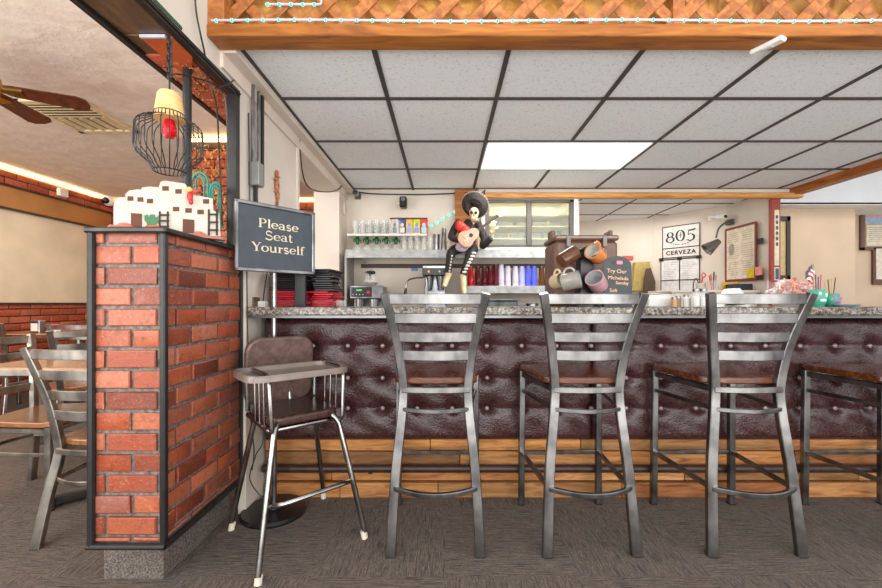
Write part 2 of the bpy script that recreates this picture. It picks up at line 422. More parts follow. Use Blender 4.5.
# cove light tubes (real lamps)
cv=emis('warm_cove_lamp',(255,216,150),6.5)
tag(link('cove_light',MB().box(-4.93,-4.90,.6,5.9,2.565,2.585),cv),'warm strip lamp glowing above the brick band of the dining room side wall','strip light')
tag(link('cove_light',MB().box(-4.8,-1.3,5.9,5.93,2.565,2.585),cv),'warm strip lamp glowing above the dining room back wall','strip light')
tag(link('cove_light',MB().box(-2.38,-1.5,3.70,3.73,2.555,2.575),cv),'warm strip lamp glowing on top of the brick column behind the wall frame','strip light')

# back bar wall, with the cooler window and open kitchen to the right
bk=MB()
bk.box(-1.0,.38,4.1,4.2,0,ZC).box(.38,1.33,4.1,4.2,0,1.58).box(.38,1.33,4.1,4.2,2.15,ZC).box(1.33,1.37,4.1,5.9,0,ZC)
struct('wall_back',bk,WALL)
def wallseg(name,a,b,z0,z1,mat,t=.06):
    a=V(a[0],a[1],0);b=V(b[0],b[1],0);d=(b-a).normalized();n=V(-d.y,d.x,0)*t
    m=MB().prism([(a.x,a.y),(b.x,b.y),(b.x+n.x,b.y+n.y),(a.x+n.x,a.y+n.y)],z0,z1); return struct(name,m,mat)
wallseg('wall_kitchen',(1.3,5.95),(2.80,5.42),0,ZC,WALL)
wallseg('wall_kitchen',(2.80,5.42),(3.34,4.76),0,ZC,WALL)
wallseg('wall_kitchen',(3.34,4.76),(3.36,4.16),0,ZC,WALL)
# header + posts
hd=struct('trim_7',MB().box(.34,3.55,4.06,4.16,2.165,ZC-.001),JAMB)
link('rail',MB().bbox(.34,3.58,4.0,4.08,2.112,2.165,.01),mk_wood('header_wood',(160,100,46),(208,148,82),(226,176,112),(1.5,14,14),.5),hd)
ps=struct('trim_8',MB().bbox(3.305,3.40,4.07,4.11,0,2.115,.004),col('red_paint',(156,62,52),.5))
link('cream_strip',MB().box(3.33,3.376,4.06,4.072,1.44,2.0),col('post_cream',(220,206,176)),ps)
lp=MB()
for k in range(6):
    lp.merge(MB().sphere((3.353,4.058,1.93-.055*k),(.013,.006,.02),8,6))
lp.box(3.338,3.368,4.054,4.062,1.30,1.41)
for k in range(5): lp.sphere((3.353,4.058,1.22-.04*k),(.013,.006,.016),8,6)
link('talavera_marks',lp,col('slate_blue_marks',(70,84,100)),ps)
link('cream_strip',MB().box(3.335,3.371,4.06,4.071,1.02,1.27).box(3.33,3.376,4.06,4.071,1.29,1.42),col('post_white',(226,222,214)),ps)
# beam along right edge of the drop ceiling
struct('trim_9',MB().bbox(3.48,3.575,1.78,4.15,EYE+1.085,ZC,.004),BEAMD)
struct('wall_right',MB().box(3.45,8,4.8,4.95,EYE+1.18,3.0),plain('pale_grey_paint',(196,199,202),.7,0,.02,4))
struct('wall_right',MB().box(3.44,5.1,5.0,5.45,0,2.3),WALLR)
struct('wall_right',MB().box(5.1,7.6,5.4,5.5,0,2.3),WALLR)
struct('ceiling',MB().box(3.57,8,1.0,4.9,2.98,3.02).box(3.44,8,4.8,5.5,EYE+1.175,EYE+1.2),WHITE)
# front beam, lattice
hb=EYE+1.12
bm_=struct('trim_10',MB().bbox(-1.0,3.9,1.684,1.784,hb,hb+.052,.004),BEAMW)
la=MB(); z0=hb+.05; zt=hb+.55
for k in range(-4,30):
    for sgn,yy in ((1,1.742),(-1,1.752)):
        x=-1.0+.178*k+(.089 if sgn<0 else 0); 
        p0=V(x,yy,z0); p1=V(x+sgn*.5,yy,zt)
        if max(p0.x,p1.x)>4.2 or p0.x<-1.0 and p1.x<-1.0: continue
        if p0.x<-1.0: q=(-1.0-p0.x)/(p1.x-p0.x); p0=p0.lerp(p1,q)
        if p1.x<-1.0: q=(-1.0-p0.x)/(p1.x-p0.x); p1=p0.lerp(p1,q)
        la.ribbon([p0,p1],.05,.008,(1,0,0))
link('lattice',la,LATT,bm_)
link('post',MB().box(.985,1.035,1.735,1.765,z0,zt),LATT,bm_)
link('backing_board',MB().box(-1.0,3.9,1.81,1.825,z0,zt),mk_wood('amber_board',(150,92,30),(208,150,66),(232,184,104),(6,6,6),.5),bm_)
link('end_block',MB().bbox(-1.0,-.93,1.69,1.78,hb+.05,zt,.004),LATT,bm_)

# ---- beam LED rope
rp=thing('rope_light','white rope light with teal bulbs along the bottom of the lattice','rope light',(0,1.69,hb+.066))
rt=MB().tube([V(-.98+.2*i,-.002,.003*math.sin(i*.9)) for i in range(25)],.005,8); link('tube',rt,col('rope_tube',(210,196,200),.4),rp)
TEALE=emis('teal_led',(40,235,215),3.5)
pb0=None
for k in range(72):
    x=-.96+.0655*k; z=.003*math.sin((x+.98)/.2*.9)
    if pb0 is None: pb0=link('bulb',MB().sphere((0,0,0),(.007,.006,.007),10,7),TEALE,rp,(x,-.002,z))
    else:
        c=pb0.copy(); c.location=(x,-.002,z); COL.objects.link(c)
rp2=thing('rope_light','short white rope light with teal bulbs bent in a corner on upper left lattice','rope light',(-.77,1.735,EYE+1.28))
link('tube',MB().tube(fillet([V(0,-.012,.0),V(.24,-.012,0),V(.25,-.012,.3)],.01),.005,8),col('rope_tube2',(205,190,196),.4),rp2)
for k in range(5): link('bulb',MB().sphere((.01+.05*k,-.012,0),(.008,.007,.007),10,7),TEALE,rp2)
lb=thing('emergency_light','white slim box fixture stuck to the orange ceiling beam at upper right','light fixture',(1.392,1.735,hb),0,None,(0,0,math.radians(-63)))
link('housing',MB().bbox(-.062,.062,-.022,.022,-.02,0,.006),WHITE,lb); link('lens',MB().bbox(-.02,.02,-.01,.01,-.024,-.019,.002),col('grey_lens',(190,190,188)),lb)

# ============================================================ LAMPS
tf=thing('ceiling_light','lit rectangular fluorescent troffer set in the bar drop ceiling','ceiling light',(.90,3.167,ZC-.004))
link('diffuser',MB().box(-.59,.59,-.28,.28,-.004,.0),emis('lamp_diffuser',(255,252,246),1.05),tf)
link('frame',MB().box(-.6,.6,-.29,-.28,-.006,.002).box(-.6,.6,.28,.29,-.006,.002).box(-.6,-.59,-.29,.29,-.006,.002).box(.59,.6,-.29,.29,-.006,.002),WHITE,tf)

# ============================================================ BAR
bar=thing('bar_counter','long bar with tufted burgundy vinyl front, wood planks and a foot rail','bar counter',(0,2.20,0))
XR=4.3
link('granite_top',MB().bbox(-.985,XR,-.21,.42,.998,1.04,.006),GRAN,bar)
link('core',MB().box(-.985,XR,.02,.38,0,.998),BLACKPL,bar)
link('under_edge_rail',MB().box(-.985,XR,-.195,.02,.985,.998),col('dark_steel_angle',(110,112,112),.3,.8),bar)  # steel strip below the granite edge
bx0=-.98; 
def pad(x0,x1):
    nx=int((x1-x0)/.0105); nz=62; zb,zt_=.315,.982
    rows=(.828,.654,.49)
    def f(u,v):
        x=x0+(x1-x0)*u; z=zb+(zt_-zb)*v
        e=min(1,(min(v,1-v))/.06); ex=min(1,min(u*(x1-x0),(1-u)*(x1-x0))/.02)
        y=-.05*math.sqrt(max(0,1-(1-e)**2))*(.35+.65*math.sqrt(max(0,1-(1-ex)**2)))
        kx=(x-.227)/.1885; fx=abs(kx-round(kx))*.1885
        for zr in rows:
            r2=(fx*fx+(z-zr)**2); y+=.026*math.exp(-r2/(.028**2))+.012*math.exp(-r2/.055**2)
            # pull folds between buttons
            y+=.007*math.exp(-((z-zr)/.016)**2)
        y+=.004*math.sin(x*23+z*9)*math.sin(z*31+x*5)+.0008*math.sin(x*61+z*37)*math.sin(z*71-x*29)
        return V(x,y+.01,z)
    return MB().grid(nx,nz,f)
edges=[-.98,.795,2.6,4.3]
for a,b in zip(edges[:-1],edges[1:]): link('tufted_panel',pad(a,b),LEATH,bar,smooth=80)
bt=None
k=-6
while .227+.1885*k<3.3:
    x=.227+.1885*k
    for zr in (.828,.654,.49):
        if bt is None: bt=link('button',MB().sphere((0,0,0),(.0125,.008,.0125),12,8),col('button_vinyl',(150,130,126),.3,.3),bar,(x,-.022,zr))
        else:
            c=bt.copy(); c.location=(x,-.022,zr); COL.objects.link(c)
    k+=1
pl=MB(); rnd=random.Random(4)
for (za,zb,y0) in ((.255,.318,-.008),(.17,.25,0),(.088,.165,0),(.0,.083,-.012)):
    x=-.98+rnd.uniform(-.4,0)
    while x<XR:
        L=rnd.uniform(.5,1.3); a=max(x,-.98); b=min(x+L-.003,XR)
        if b>a+.02: pl.bbox(a,b,y0+rnd.uniform(-.002,.002),.02,za,zb-.003,.003)
        x+=L
link('plank_front',pl,PLANK,bar)
link('foot_rail',MB().tube([V(-.98,-.034,.168),V(XR,-.034,.168)],.021,16),RAILW,bar)
for x in (-.4,1.0,2.4,3.8): link('rail_bracket',MB().box(x-.01,x+.01,-.05,0,.145,.16),BLACKP,bar)

# ============================================================ STOOLS / CHAIRS
def ladder(name,label,cat,seat,top,wf,wb,dep,foot,seatm,metal,group,sw=.034):
    # local: back of chair toward -y (camera), front +y; origin on floor at centre
    t=thing(name,label,cat,(0,0,0),0,group)
    yb=-dep/2; yf=dep/2; hw=wb/2
    ht=top
    for s in (-1,1):
        pts=spline([V(s*(hw+.0),yb-.02,0),V(s*(hw-.018),yb+.012,seat*.45),V(s*(hw-.045),yb+.035,seat*.82),V(s*(hw-.046),yb+.035,seat*.98),V(s*(hw-.022),yb+.01,seat+(top-seat)*.45),V(s*(hw+.022),yb-.045,top)],5)
        n=len(pts); ws=[sw*(1.0+.25*(1-i/n)) for i in range(n)]
        lg=link('rear_leg',MB().ribbon(pts,ws,.026,(1,0,0)),metal,t)
        link('glide',MB().bbox(s*hw-.018,s*hw+.018,yb-.036,yb-.004,0,.006,.002),BLACKPL,lg)
        f=link('leg',MB().ribbon([V(s*wf/2,yf,0),V(s*(wf/2-.004),yf-.006,seat-.03)],.03,.03,(1,0,0)),metal,t)
        link('glide',MB().bbox(s*wf/2-.017,s*wf/2+.017,yf-.017,yf+.017,0,.006,.002),BLACKPL,f)
    # slats: positions
    def stile(z):
        u=(z-seat)/(top-seat); 
        k=[(0,hw-.046,yb+.035),(.45,hw-.022,yb+.01),(1,hw+.022,yb-.045)]
        for (a,x0,y0),(b,x1,y1) in zip(k[:-1],k[1:]):
            if u<=b+1e-6:
                q=(u-a)/(b-a); return x0+(x1-x0)*q,y0+(y1-y0)*q
        return k[-1][1:]
    hs=(top-seat)
    for i,u in enumerate((.935,.715,.495,.275)):
        z=seat+hs*u; x,y=stile(z); x-=.008
        pts=[V(x*math.cos(PI*(1-j/14)) ,y-.032*math.sin(PI*j/14)**.9 if 0<j<14 else y,z) for j in range(15)]
        pts=[V(-x+2*x*j/14,y-.028*(1-(2*j/14-1)**2)-.002,z) for j in range(15)]
        link('back_slat',MB().ribbon(pts,.043,.008,(0,(-.09 if u>.4 else -.05),1)),metal,t)
    # seat
    sp=[]; W=wf/2+.015; WB=hw-.004
    for j in range(25):
        a=PI*j/24; sp.append((WB*math.cos(PI+a),yb+.085-.05*math.sin(a)))
    sp+= [(W*.86,yb+.17),(W,yf-.04),(W-.02,yf+.02),(0,yf+.035),(-W+.02,yf+.02),(-W,yf-.04),(-W*.86,yb+.17)]
    sb=MB().prism(sp,seat-.03,seat); so_=link('seat',sb,seatm,t)
    b=so_.modifiers.new('b','BEVEL'); b.width=.007; b.segments=3; b.limit_method='ANGLE'
    # frames
    def ring(z,bow,w,tt,front=True,nm='rail',inset=.0):
        m=MB(); xb=hw-(.044 if z>seat*.6 else .016)
        yr=yb+(.03 if z>seat*.6 else .0)
        pts=[V(-xb+2*xb*j/12,yr-bow*(1-(2*j/12-1)**2),z) for j in range(13)]
        m.ribbon(pts,w,tt,(0,0,1))
        for s in (-1,1): m.ribbon([V(s*xb,yr,z),V(s*(wf/2-.002),yf,z)],w,tt,(0,0,1))
        if front: m.ribbon([V(-wf/2,yf-.003,z),V(wf/2,yf-.003,z)],w,tt,(0,0,1))
        link(nm,m,metal,t)
    ring(seat-.05,.02,.026,.018,True,'seat_frame')
    if foot:
        ring(seat-.135,.045,.018,.012,False,'upper_brace'); ring(foot,.065,.02,.02,True,'foot_ring')
    else: ring(seat*.62,.045,.02,.012,False,'upper_brace')
    return t
stool=ladder('bar_stool','','bar stool',.738,1.10,.41,.375,.42,.275,SEATW,STEEL,'ladder-back bar stools along the bar')
slabs=['bar stool standing between the high chair and the brown drink dispenser, leftmost of the four',
'bar stool standing in front of the mug rack and chalkboard',
'bar stool standing in front of the red post, third along from the high chair',
'steel bar stool cut off by the right edge, only seat and legs showing']
for i,x in enumerate((-.04,.61,1.305,2.10)):
    o=stool if i==0 else dup(stool)
    o.location=(x,1.912,0); o.rotation_euler=(0,0,(0,0.02,-.0,0)[i]); o['label']=slabs[i]
stool.rotation_euler=(0,0,.0)
ch=ladder('dining_chair','','dining chair',.455,.87,.41,.385,.42,0,SEATL,STEELL,'ladder-back dining chairs in the side room')
cl=[((-1.56,1.955,0),-.05,'steel ladder-back dining chair with wooden seat nearest the brick half wall'),
    ((-2.24,2.24,0),-1.5,'steel dining chair turned sideways at the left edge of the nearest table'),
    ((-2.75,3.05,0),.9,'dining chair with its back turned across, behind the nearest table'),
    ((-3.35,3.85,0),.15,'steel dining chair with its back against the far table by the brick wainscot'),
    ((-4.3,4.0,0),-.1,'steel dining chair half cut by the left picture edge at the far table')]
for i,(l,r,lab) in enumerate(cl):
    o=ch if i==0 else dup(ch)
    o.location=l;o.rotation_euler=(0,0,r);o['label']=lab
def table(label,loc,rz,w,d):
    t=thing('dining_table',label,'dining table',loc,rz,'pedestal tables in the side room')
    link('tabletop',MB().bbox(-w/2,w/2,-d/2,d/2,.715,.748,.004),TABW,t)
    link('edge_band',MB().box(-w/2-.004,w/2+.004,-d/2-.004,d/2+.004,.712,.741),STEELL,t)
    link('column',MB().tube([V(0,0,.03),V(0,0,.715)],.038,16),STEELL,t)
    link('base',MB().bbox(-.3,.3,-.03,.03,.012,.05,.008,R(PI/4,'Z')).bbox(-.03,.03,-.3,.3,.012,.05,.008,R(PI/4,'Z')),BLACKP,t)
    for x,y in ((.2,.2),(-.2,-.2),(-.2,.2),(.2,-.2)): link('glide',MB().lathe([(0,0),(.02,0),(.02,.012),(0,.012)],12,T(x,y,0)),CHROME,t)
table('square wood-topped table right behind the chair next to the half wall',(-1.825,2.3,0),0.0,.95,.74)
table('wood-topped table against the brick wainscot holding the napkin dispenser',(-4.0,4.4,0),0,1.3,.76)
nd=thing('napkin_dispenser','small white and steel napkin dispenser standing on the far table','napkin dispenser',(-4.27,4.22,.748))
link('body',MB().bbox(-.05,.05,-.04,.04,0,.13,.008),STAIN,nd); link('napkins',MB().box(-.035,.035,-.043,-.03,.02,.1),WHITE,nd)
pk=thing('sweetener_caddy','pink packets in a small caddy on the far table','caddy',(-4.1,4.22,.748))
link('holder',MB().bbox(-.04,.04,-.03,.03,0,.05,.004),WHITE,pk); link('packets',MB().box(-.035,.035,-.02,.02,.04,.09),col('pink_paper',(226,110,130)),pk)

# ============================================================ HIGH CHAIR
hc=thing('high_chair','old brown vinyl and chrome high chair with tray in front of the bar corner','high chair',(-.69,1.85,0))
A=V(-.31,.03,0);B=V(-.013,-.339,0);C=V(.329,-.037,0);D=V(.03,.335,0)
def tp(v,k,z): return V(v.x*k,v.y*k,z)
for v,nm in ((A,0),(B,1),(C,2),(D,3)):
    lg=link('leg',MB().tube(fillet([V(v.x,v.y,.03),tp(v,.62,.53),tp(v,.5,.56)],.03),.0125,12),CHROME,hc)
    d=(tp(v,.62,.53)-v).normalized(); link('rubber_foot',MB().tube([v+V(0,0,.0),v+d*.035],.0145,12),RUB,lg)
e1=V(.75,.66,0).normalized(); e2=V(.66,-.75,0).normalized()   # e1 along seat width, e2 toward front
def L(a,b,z): return V(e1.x*a+e2.x*b,e1.y*a+e2.y*b,z)
MHC=Matrix(((e1.x,e2.x,0,0),(e1.y,e2.y,0,0),(0,0,1,0),(0,0,0,1)))
def rrect(w,d,r,n=6,cx=0,cy=0):
    o=[]
    for (sx,sy,a0) in ((1,1,0),(-1,1,PI/2),(-1,-1,PI),(1,-1,3*PI/2)):
        for k in range(n+1):
            a=a0+PI/2*k/n; o.append((cx+sx*(w/2-r)+r*math.cos(a),cy+sy*(d/2-r)+r*math.sin(a)))
    return o
s=link('seat',MB().prism(rrect(.31,.31,.06),.545,.585,MHC@T(0,-.01,0)),VINYLD,hc); b=s.modifiers.new('b','BEVEL'); b.width=.014;b.segments=3
s=link('backrest',MB().prism(rrect(.33,.33,.07),-.018,.018,MHC@T(0,-.2,.73)@R(-.10,'X')@R(PI/2,'X')),VINYL,hc); b=s.modifiers.new('b','BEVEL'); b.width=.012;b.segments=3
# tray: dish with raised rim
def traymb():
    out=rrect(.44,.29,.07,8); inn=rrect(.40,.25,.05,8); n=len(out); vs=[];fs=[]
    rings=[(out,-.018),(out,0.0),(rrect(.43,.28,.065,8),.008),(inn,.006),(rrect(.39,.24,.045,8),-.012)]
    for r,z in rings: vs+=[V(x,y,z) for x,y in r]
    for i in range(len(rings)-1):
        for k in range(n): fs.append((i*n+k,i*n+(k+1)%n,(i+1)*n+(k+1)%n,(i+1)*n+k))
    fs.append(tuple(range((len(rings)-1)*n,len(rings)*n))); fs.append(tuple(range(n-1,-1,-1)))
    return MB().add(vs,fs)
t_=traymb().xf(T(-.04,-.01,-.018)@MHC@T(.0,.085,.785)@R(-.0,'X')); link('tray',t_,TRAY,hc)
for sx in (-1,1):
    fm=MB().tube(fillet([L(sx*.16,-.16,.56),L(sx*.165,-.16,.765),L(sx*.165,.15,.765),L(sx*.155,.16,.53),L(sx*.14,.12,.53),L(sx*.15,-.15,.545)],.05),.009,10)
    for q in (-.04,.02,.08): fm.tube([L(sx*.16,q,.54),L(sx*.165,q,.765)],.0045,8)
    link('arm_rail',fm,CHROME,hc)
link('seat_frame',MB().tube(fillet([L(-.15,-.19,.535),L(-.15,.10,.525),L(.15,.10,.525),L(.15,-.19,.535)],.03),.011,10),CHROME,hc)
link('back_support',MB().tube([L(-.05,-.19,.55),L(-.05,-.215,.68)],.01).tube([L(.05,-.19,.55),L(.05,-.215,.68)],.01),CHROME,hc)
f1=B.lerp(tp(B,.62,.53),.53);f2=C.lerp(tp(C,.62,.53),.53); f1.z=f2.z=.285
link('footrest',MB().tube(fillet([f1+V(0,0,-.03),f1+V(e2.x*.07+.03,e2.y*.07+.02,0.0),f2+V(e2.x*.07-.03,e2.y*.07-.02,.0),f2+V(0,0,-.03)],.05),.0095,10),CHROME,hc)

# ============================================================ SIGN STAND
sg=thing('sign_stand','aluminium pole sign reading please seat yourself on a round black base','sign stand',(-.865,2.035,0))
link('base',MB().lathe([(0,0),(.155,0),(.16,.012),(.15,.022),(.03,.028),(.025,.05),(0,.05)],40),BLACKPL,sg)
link('pole',MB().tube([V(0,0,.04),V(0,0,1.24)],.0135,16),ALU,sg)
al=math.radians(48)
MS=T(.022,-.012,1.38)@R(al,'Z')
link('panel',MB().box(-.192,.192,0,.01,-.155,.155,MS),col('slate_panel',(62,68,76),.45),sg)
fm=MB()
for (x0,x1,z0,z1) in ((-.205,.205,.15,.168),(-.205,.205,-.168,-.15),(-.205,-.188,-.168,.168),(.188,.205,-.168,.168)): fm.bbox(x0,x1,-.008,.014,z0,z1,.003,MS)
link('frame',fm,ALU,sg)
def serif_text(word,unit,sx=1.3):
    A=lambda cx,cy,rx,ry,a0,a1,n=14:[(cx+rx*math.cos(math.radians(a0+(a1-a0)*k/n)),cy+ry*math.sin(math.radians(a0+(a1-a0)*k/n))) for k in range(n+1)]
    TK=.23; TN=.09
    def sf(x,y,w=.42): return ([(x-w/2,y),(x+w/2,y)],.065)
    G={'8':(1.1,[(A(.5,1.1,.3,.33,0,360,22),'v'),(A(.5,.4,.4,.4,0,360,22),'v')]),'0':(1.15,[(A(.52,.85,.42,.75,0,360,26),'v')]),'5':(1.05,[([(.25,1.45),(.8,1.5),(.98,1.62)],TK*.9),([(.27,1.47),(.2,.85)],TN),([(.2,.85)]+A(.45,.48,.4,.46,115,-140,16),'v')]),
     'o':(1.05,[(A(.5,.5,.4,.46,0,360,24),'v')]),
     'e':(.98,[(A(.48,.5,.38,.46,5,320,22),'v'),([(.1,.52),(.86,.52)],TN)]),
     'a':(1.02,[(A(.42,.72,.3,.25,160,20,8)+[(.7,.5),(.7,.16),(.78,.04),(.95,.07)],'v'),(A(.42,.28,.31,.25,60,330,14),'v')]),
     's':(.85,[(A(.4,.73,.27,.23,35,250,12)+A(.4,.26,.3,.23,70,-150,12),'h')]),
     'S':(1.1,[(A(.5,1.13,.36,.34,35,250,14)+A(.52,.4,.4,.37,80,-155,14),'h'),([(.86,1.2),(.86,1.46)],TN),([(.1,.06),(.1,.36)],TN)]),
     'l':(.55,[([(.27,0),(.27,1.5)],TK),sf(.27,.03,.46),sf(.2,1.48,.26)]),
     't':(.62,[([(.28,1.32),(.28,.2),(.34,.06),(.45,.03),(.6,.12)],TK*.85),([(.03,.95),(.58,.95)],TN)]),
     'u':(1.12,[([(.2,.97),(.2,.25),(.3,.07),(.5,.04),(.72,.18)],TK*.9),([(.83,.97),(.83,0)],TK),sf(.12,.96,.26),sf(.75,.96,.26),sf(.92,.03,.26)]),
     'r':(.8,[([(.27,0),(.27,.97)],TK),([(.3,.6),(.42,.86),(.62,.93)],TN),(A(.64,.83,.06,.06,0,360,8),.11),sf(.27,.03,.5),sf(.19,.96,.26)]),
     'f':(.62,[([(.27,0),(.27,1.15),(.34,1.4),(.52,1.46),(.68,1.38)],TK*.85),([(.03,.95),(.58,.95)],TN),sf(.27,.03,.5)]),
     'P':(1.15,[([(.27,0),(.27,1.47)],TK*1.1),([(.2,1.47)]+A(.55,1.1,.42,.37,90,-90,12)+[(.3,.73)],'v'),sf(.27,.03,.55),sf(.22,1.46,.4)]),
     'Y':(1.2,[([(.15,1.46),(.6,.72)],TK),([(1.06,1.46),(.62,.72)],TN),([(.61,.75),(.61,0)],TK*1.1),sf(.61,.03,.55),sf(.17,1.46,.42),sf(1.04,1.46,.36)])}
    m=MB(); x0=0; lay=0
    tot=sum(G[c][0] for c in word)
    for c in word:
        adv,st_=G[c]
        for pts,w in st_:
            lay+=1; e=.00002*lay; P_=[V(x,y,0) for x,y in pts]; n=len(P_); vs=[]
            for i in range(n):
                t=(P_[min(i+1,n-1)]-P_[max(i-1,0)]).normalized(); nn=V(-t.y,t.x,0)
                ww=w if not isinstance(w,str) else (TN+(TK-TN)*abs(t.y)**1.5 if w=='v' else TN+(TK-TN)*abs(t.x)**1.5)
                for sg_ in (-1,1): 
                    q=P_[i]+nn*ww/2*sg_; vs.append(V((q.x+x0-tot/2)*unit*sx,q.y*unit,.001+e))
            m.add(vs,[(2*i,2*i+1,2*i+3,2*i+2) for i in range(n-1)])
        x0+=adv
    return m
lt=MB()
for s_,z in (('Please',.05),('Seat',-.008),('Yourself',-.068)): lt.merge(serif_text(s_,.029).xf(MS@T(.008,-.0008,z)@UP))
link('lettering',lt,col('pale_gold_letters',(214,200,170),.5),sg)

# ============================================================ PENDANT
pd=thing('pendant_lamp','black wire cage pendant lamp with pale wood cap and red bulb','pendant lamp',(-.997,1.455,0))
z_=lambda py,d=1.455: EYE+(CY-py)*d/F
ztop=z_(93); zcb=z_(120)
link('cap',MB().lathe([(0,ztop+.004),(.032,ztop),(.038,ztop-.01),(.05,zcb),(.0,zcb)],28),mk_wood('pale_wood_cap',(206,158,92),(226,182,118),(238,202,142),(4,4,20),.4),pd)
link('bulb',MB().lathe([(0,z_(117)),(.012,z_(118)),(.016,z_(121)),(.023,z_(128)),(.022,z_(134)),(.012,z_(138)),(0,z_(138.5))],20),GRED,pd)
cg=MB()
prof=[(.046,z_(114)),(.05,z_(119)),(.092,z_(124)),(.103,z_(128)),(.106,z_(151)),(.098,z_(156)),(.062,z_(165)),(.05,z_(172))]
for k in range(26):
    a=2*PI*k/26; cg.tube(fillet([V(r*math.cos(a),r*math.sin(a),z) for r,z in prof],.005,2),.0018,6)
for r,z in (prof[0],prof[-1]): cg.tube([V(r*math.cos(2*PI*j/32),r*math.sin(2*PI*j/32),z) for j in range(33)],.0024,6)
link('wire_cage',cg,BLACKPL,pd)
cm=MB().tube([V(0,0,ztop),V(.0,0,2.03)],.003,8)
for j in range(7):
    zz=ztop+.06+j*.022; 
    ring=[V(.008*math.cos(2*PI*q/10)*(1 if j%2 else .2),.008*math.cos(2*PI*q/10)*(.2 if j%2 else 1),zz+.014*math.sin(2*PI*q/10)) for q in range(11)]; cm.tube(ring,.0025,6)
link('chain',cm,BLACKPL,pd)

# ============================================================ CEILING FAN and VENT
fn=thing('ceiling_fan','dark wood bladed ceiling fan at the upper left edge','ceiling fan',(-2.75,2.36,2.34))
link('motor',MB().lathe([(0,.09),(.05,.09),(.1,.06),(.11,0),(.08,-.05),(0,-.06)],28),BRASS,fn)
link('rod',MB().tube([V(0,0,.08),V(0,0,.29)],.013),BRASS,fn)
for k in range(5):
    a=math.radians(29+72*k); 
    pts=[(.12,-.04),(.16,-.05),(.46,-.068),(.50,-.05),(.515,0),(.50,.05),(.46,.068),(.16,.05),(.12,.04)]
    M_=R(a,'Z')@R(-.22,'X'); bl=link('blade',MB().prism(pts,-.004,.004,M_),FANW,fn); link('blade_iron',MB().prism([(.08,-.015),(.2,-.03),(.2,.03),(.08,.015)],-.012,-.004,M_),BRASS,bl)
vn=thing('ceiling_vent','cream four-way air vent in the textured ceiling beside the fan','ceiling vent',(-3.0,3.32,2.6))
CRM=col('vent_cream',(214,196,158),.5)
link('frame',MB().box(-.26,.26,-.29,-.24,-.02,0).box(-.26,.26,.24,.29,-.02,0).box(-.26,-.22,-.29,.29,-.02,0).box(.22,.26,-.29,.29,-.02,0),CRM,vn)
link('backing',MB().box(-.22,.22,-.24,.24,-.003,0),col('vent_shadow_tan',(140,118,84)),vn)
for k in range(5): link('louver',MB().box(-.22,.22,-.015,.022,-.002,.002,T(0,-.2+.044*k,-.012)@R(.6,'X')),CRM,vn)
for k in range(5): link('louver',MB().box(-.015,.022,.0,.24,-.002,.002,T(-.19+.09*k,0,-.012)@R(-.6,'Y')),CRM,vn)

# ============================================================ PUEBLO CUTOUT and neighbours on the half wall
pu=thing('pueblo_cutout','white adobe pueblo cutout with brown doors and ladders on the half wall','decoration',(-1.13,1.655,1.334),math.atan2(.29,.26))
def ut(px):
    k=(px-445)/402; return (1.25+1.47*k)/(.26-.29*k)
def ux(px): return ut(px)*.3895
def bp(px,py): d=1.47+.29*ut(px); return (ux(px),max(0,EYE+(303-py)*d/402-1.338))
def uz(py): return (236-py)*.0040
PC=col('pueblo_white',(216,208,192),.6)
ol=[(114,236),(114,204),(116,199),(120,197),(126,198),(126,193),(129,190),(136,189),(142,189),(142,187),(150,186),(159,187),(161,181),(164,180),(184,183),(186,185),(187,192),(191,194),(212,198),(213,210),(219,213),(220,236)]
link('board',MB().prism([bp(a,b) for a,b in ol],-.006,.006,UP),PC,pu)
BR=col('brown_paint',(108,62,44),.6)
def flat(poly,y0,y1): return MB().prism([bp(a_,b_) for a_,b_ in poly],-y1,-y0,UP)
for (x,y,w_,h_) in ((130,198,6,4.5),(140,199,6,4.5),(149.5,200.5,6,4.5),(165,188,6.5,4.5),(178,191,6.5,4.5),(175.5,208.5,6.5,4.5),(188,210,6.5,4.5),(200,211.5,6.5,4.5),(205.5,201,6,4.5)):
    link('painted_window',flat([(x-w_/2,y+h_/2),(x+w_/2,y+h_/2),(x+w_/2,y-h_/2),(x-w_/2,y-h_/2)],-.0075,-.006),BR,pu)
for x,w_,t_,b_ in ((136,11,212.5,227),(188,11.5,218.5,233)): link('painted_door',flat([(x-w_/2,b_-1),(x+w_/2,b_),(x+w_/2,t_+.8),(x-w_/2,t_)],-.0085,-.006),BR,pu)
for x0,t_,b_ in ((163,211,230),(212,209,235)):
    lm=MB()
    for dx in (-4,4): lm.merge(flat([(x0+dx-.8,b_),(x0+dx+.8,b_),(x0+dx+.8,t_),(x0+dx-.8,t_)],-.014,-.007))
    for f_ in (.2,.5,.8):
        yy=t_+(b_-t_)*f_; lm.merge(flat([(x0-5,yy+.8),(x0+5,yy+.8),(x0+5,yy-.8),(x0-5,yy-.8)],-.018,-.013))
    link('ladder',lm,DARKW,pu)
cc=flat([(x_,y_-1) for x_,y_ in ((147,227),(146,223),(144,220),(144,216),(147,215),(148,219),(150,215),(154,215),(155,219),(158,216),(160,219),(157,223),(154,227))],-.012,-.007)
link('cactus',cc,col('cactus_green',(74,128,88)),pu)
link('cactus_pot',flat([(145,225),(158,225),(156,229),(147,229)],-.02,-.007),col('orange_pot',(206,92,44)),pu)
SAL=col('salmon_clay',(186,112,94),.6)
for q in (124,198): link('rock',MB().sphere((ux(q),-.02,0),(.03,.01,.026)),SAL,pu)
link('base_slab',MB().prism([(ux(108),-.035),(ux(221),-.03),(ux(226),-.01),(ux(223),.02),(ux(108),.02)],-.0,.01),SAL,pu)
pu.location=(-1.25,1.47,1.335)
tl=MB()
rd=thing('chili_ornament','small red pepper figure hanging at the top of the pueblo cutout','ornament',P(190,193,1.655))
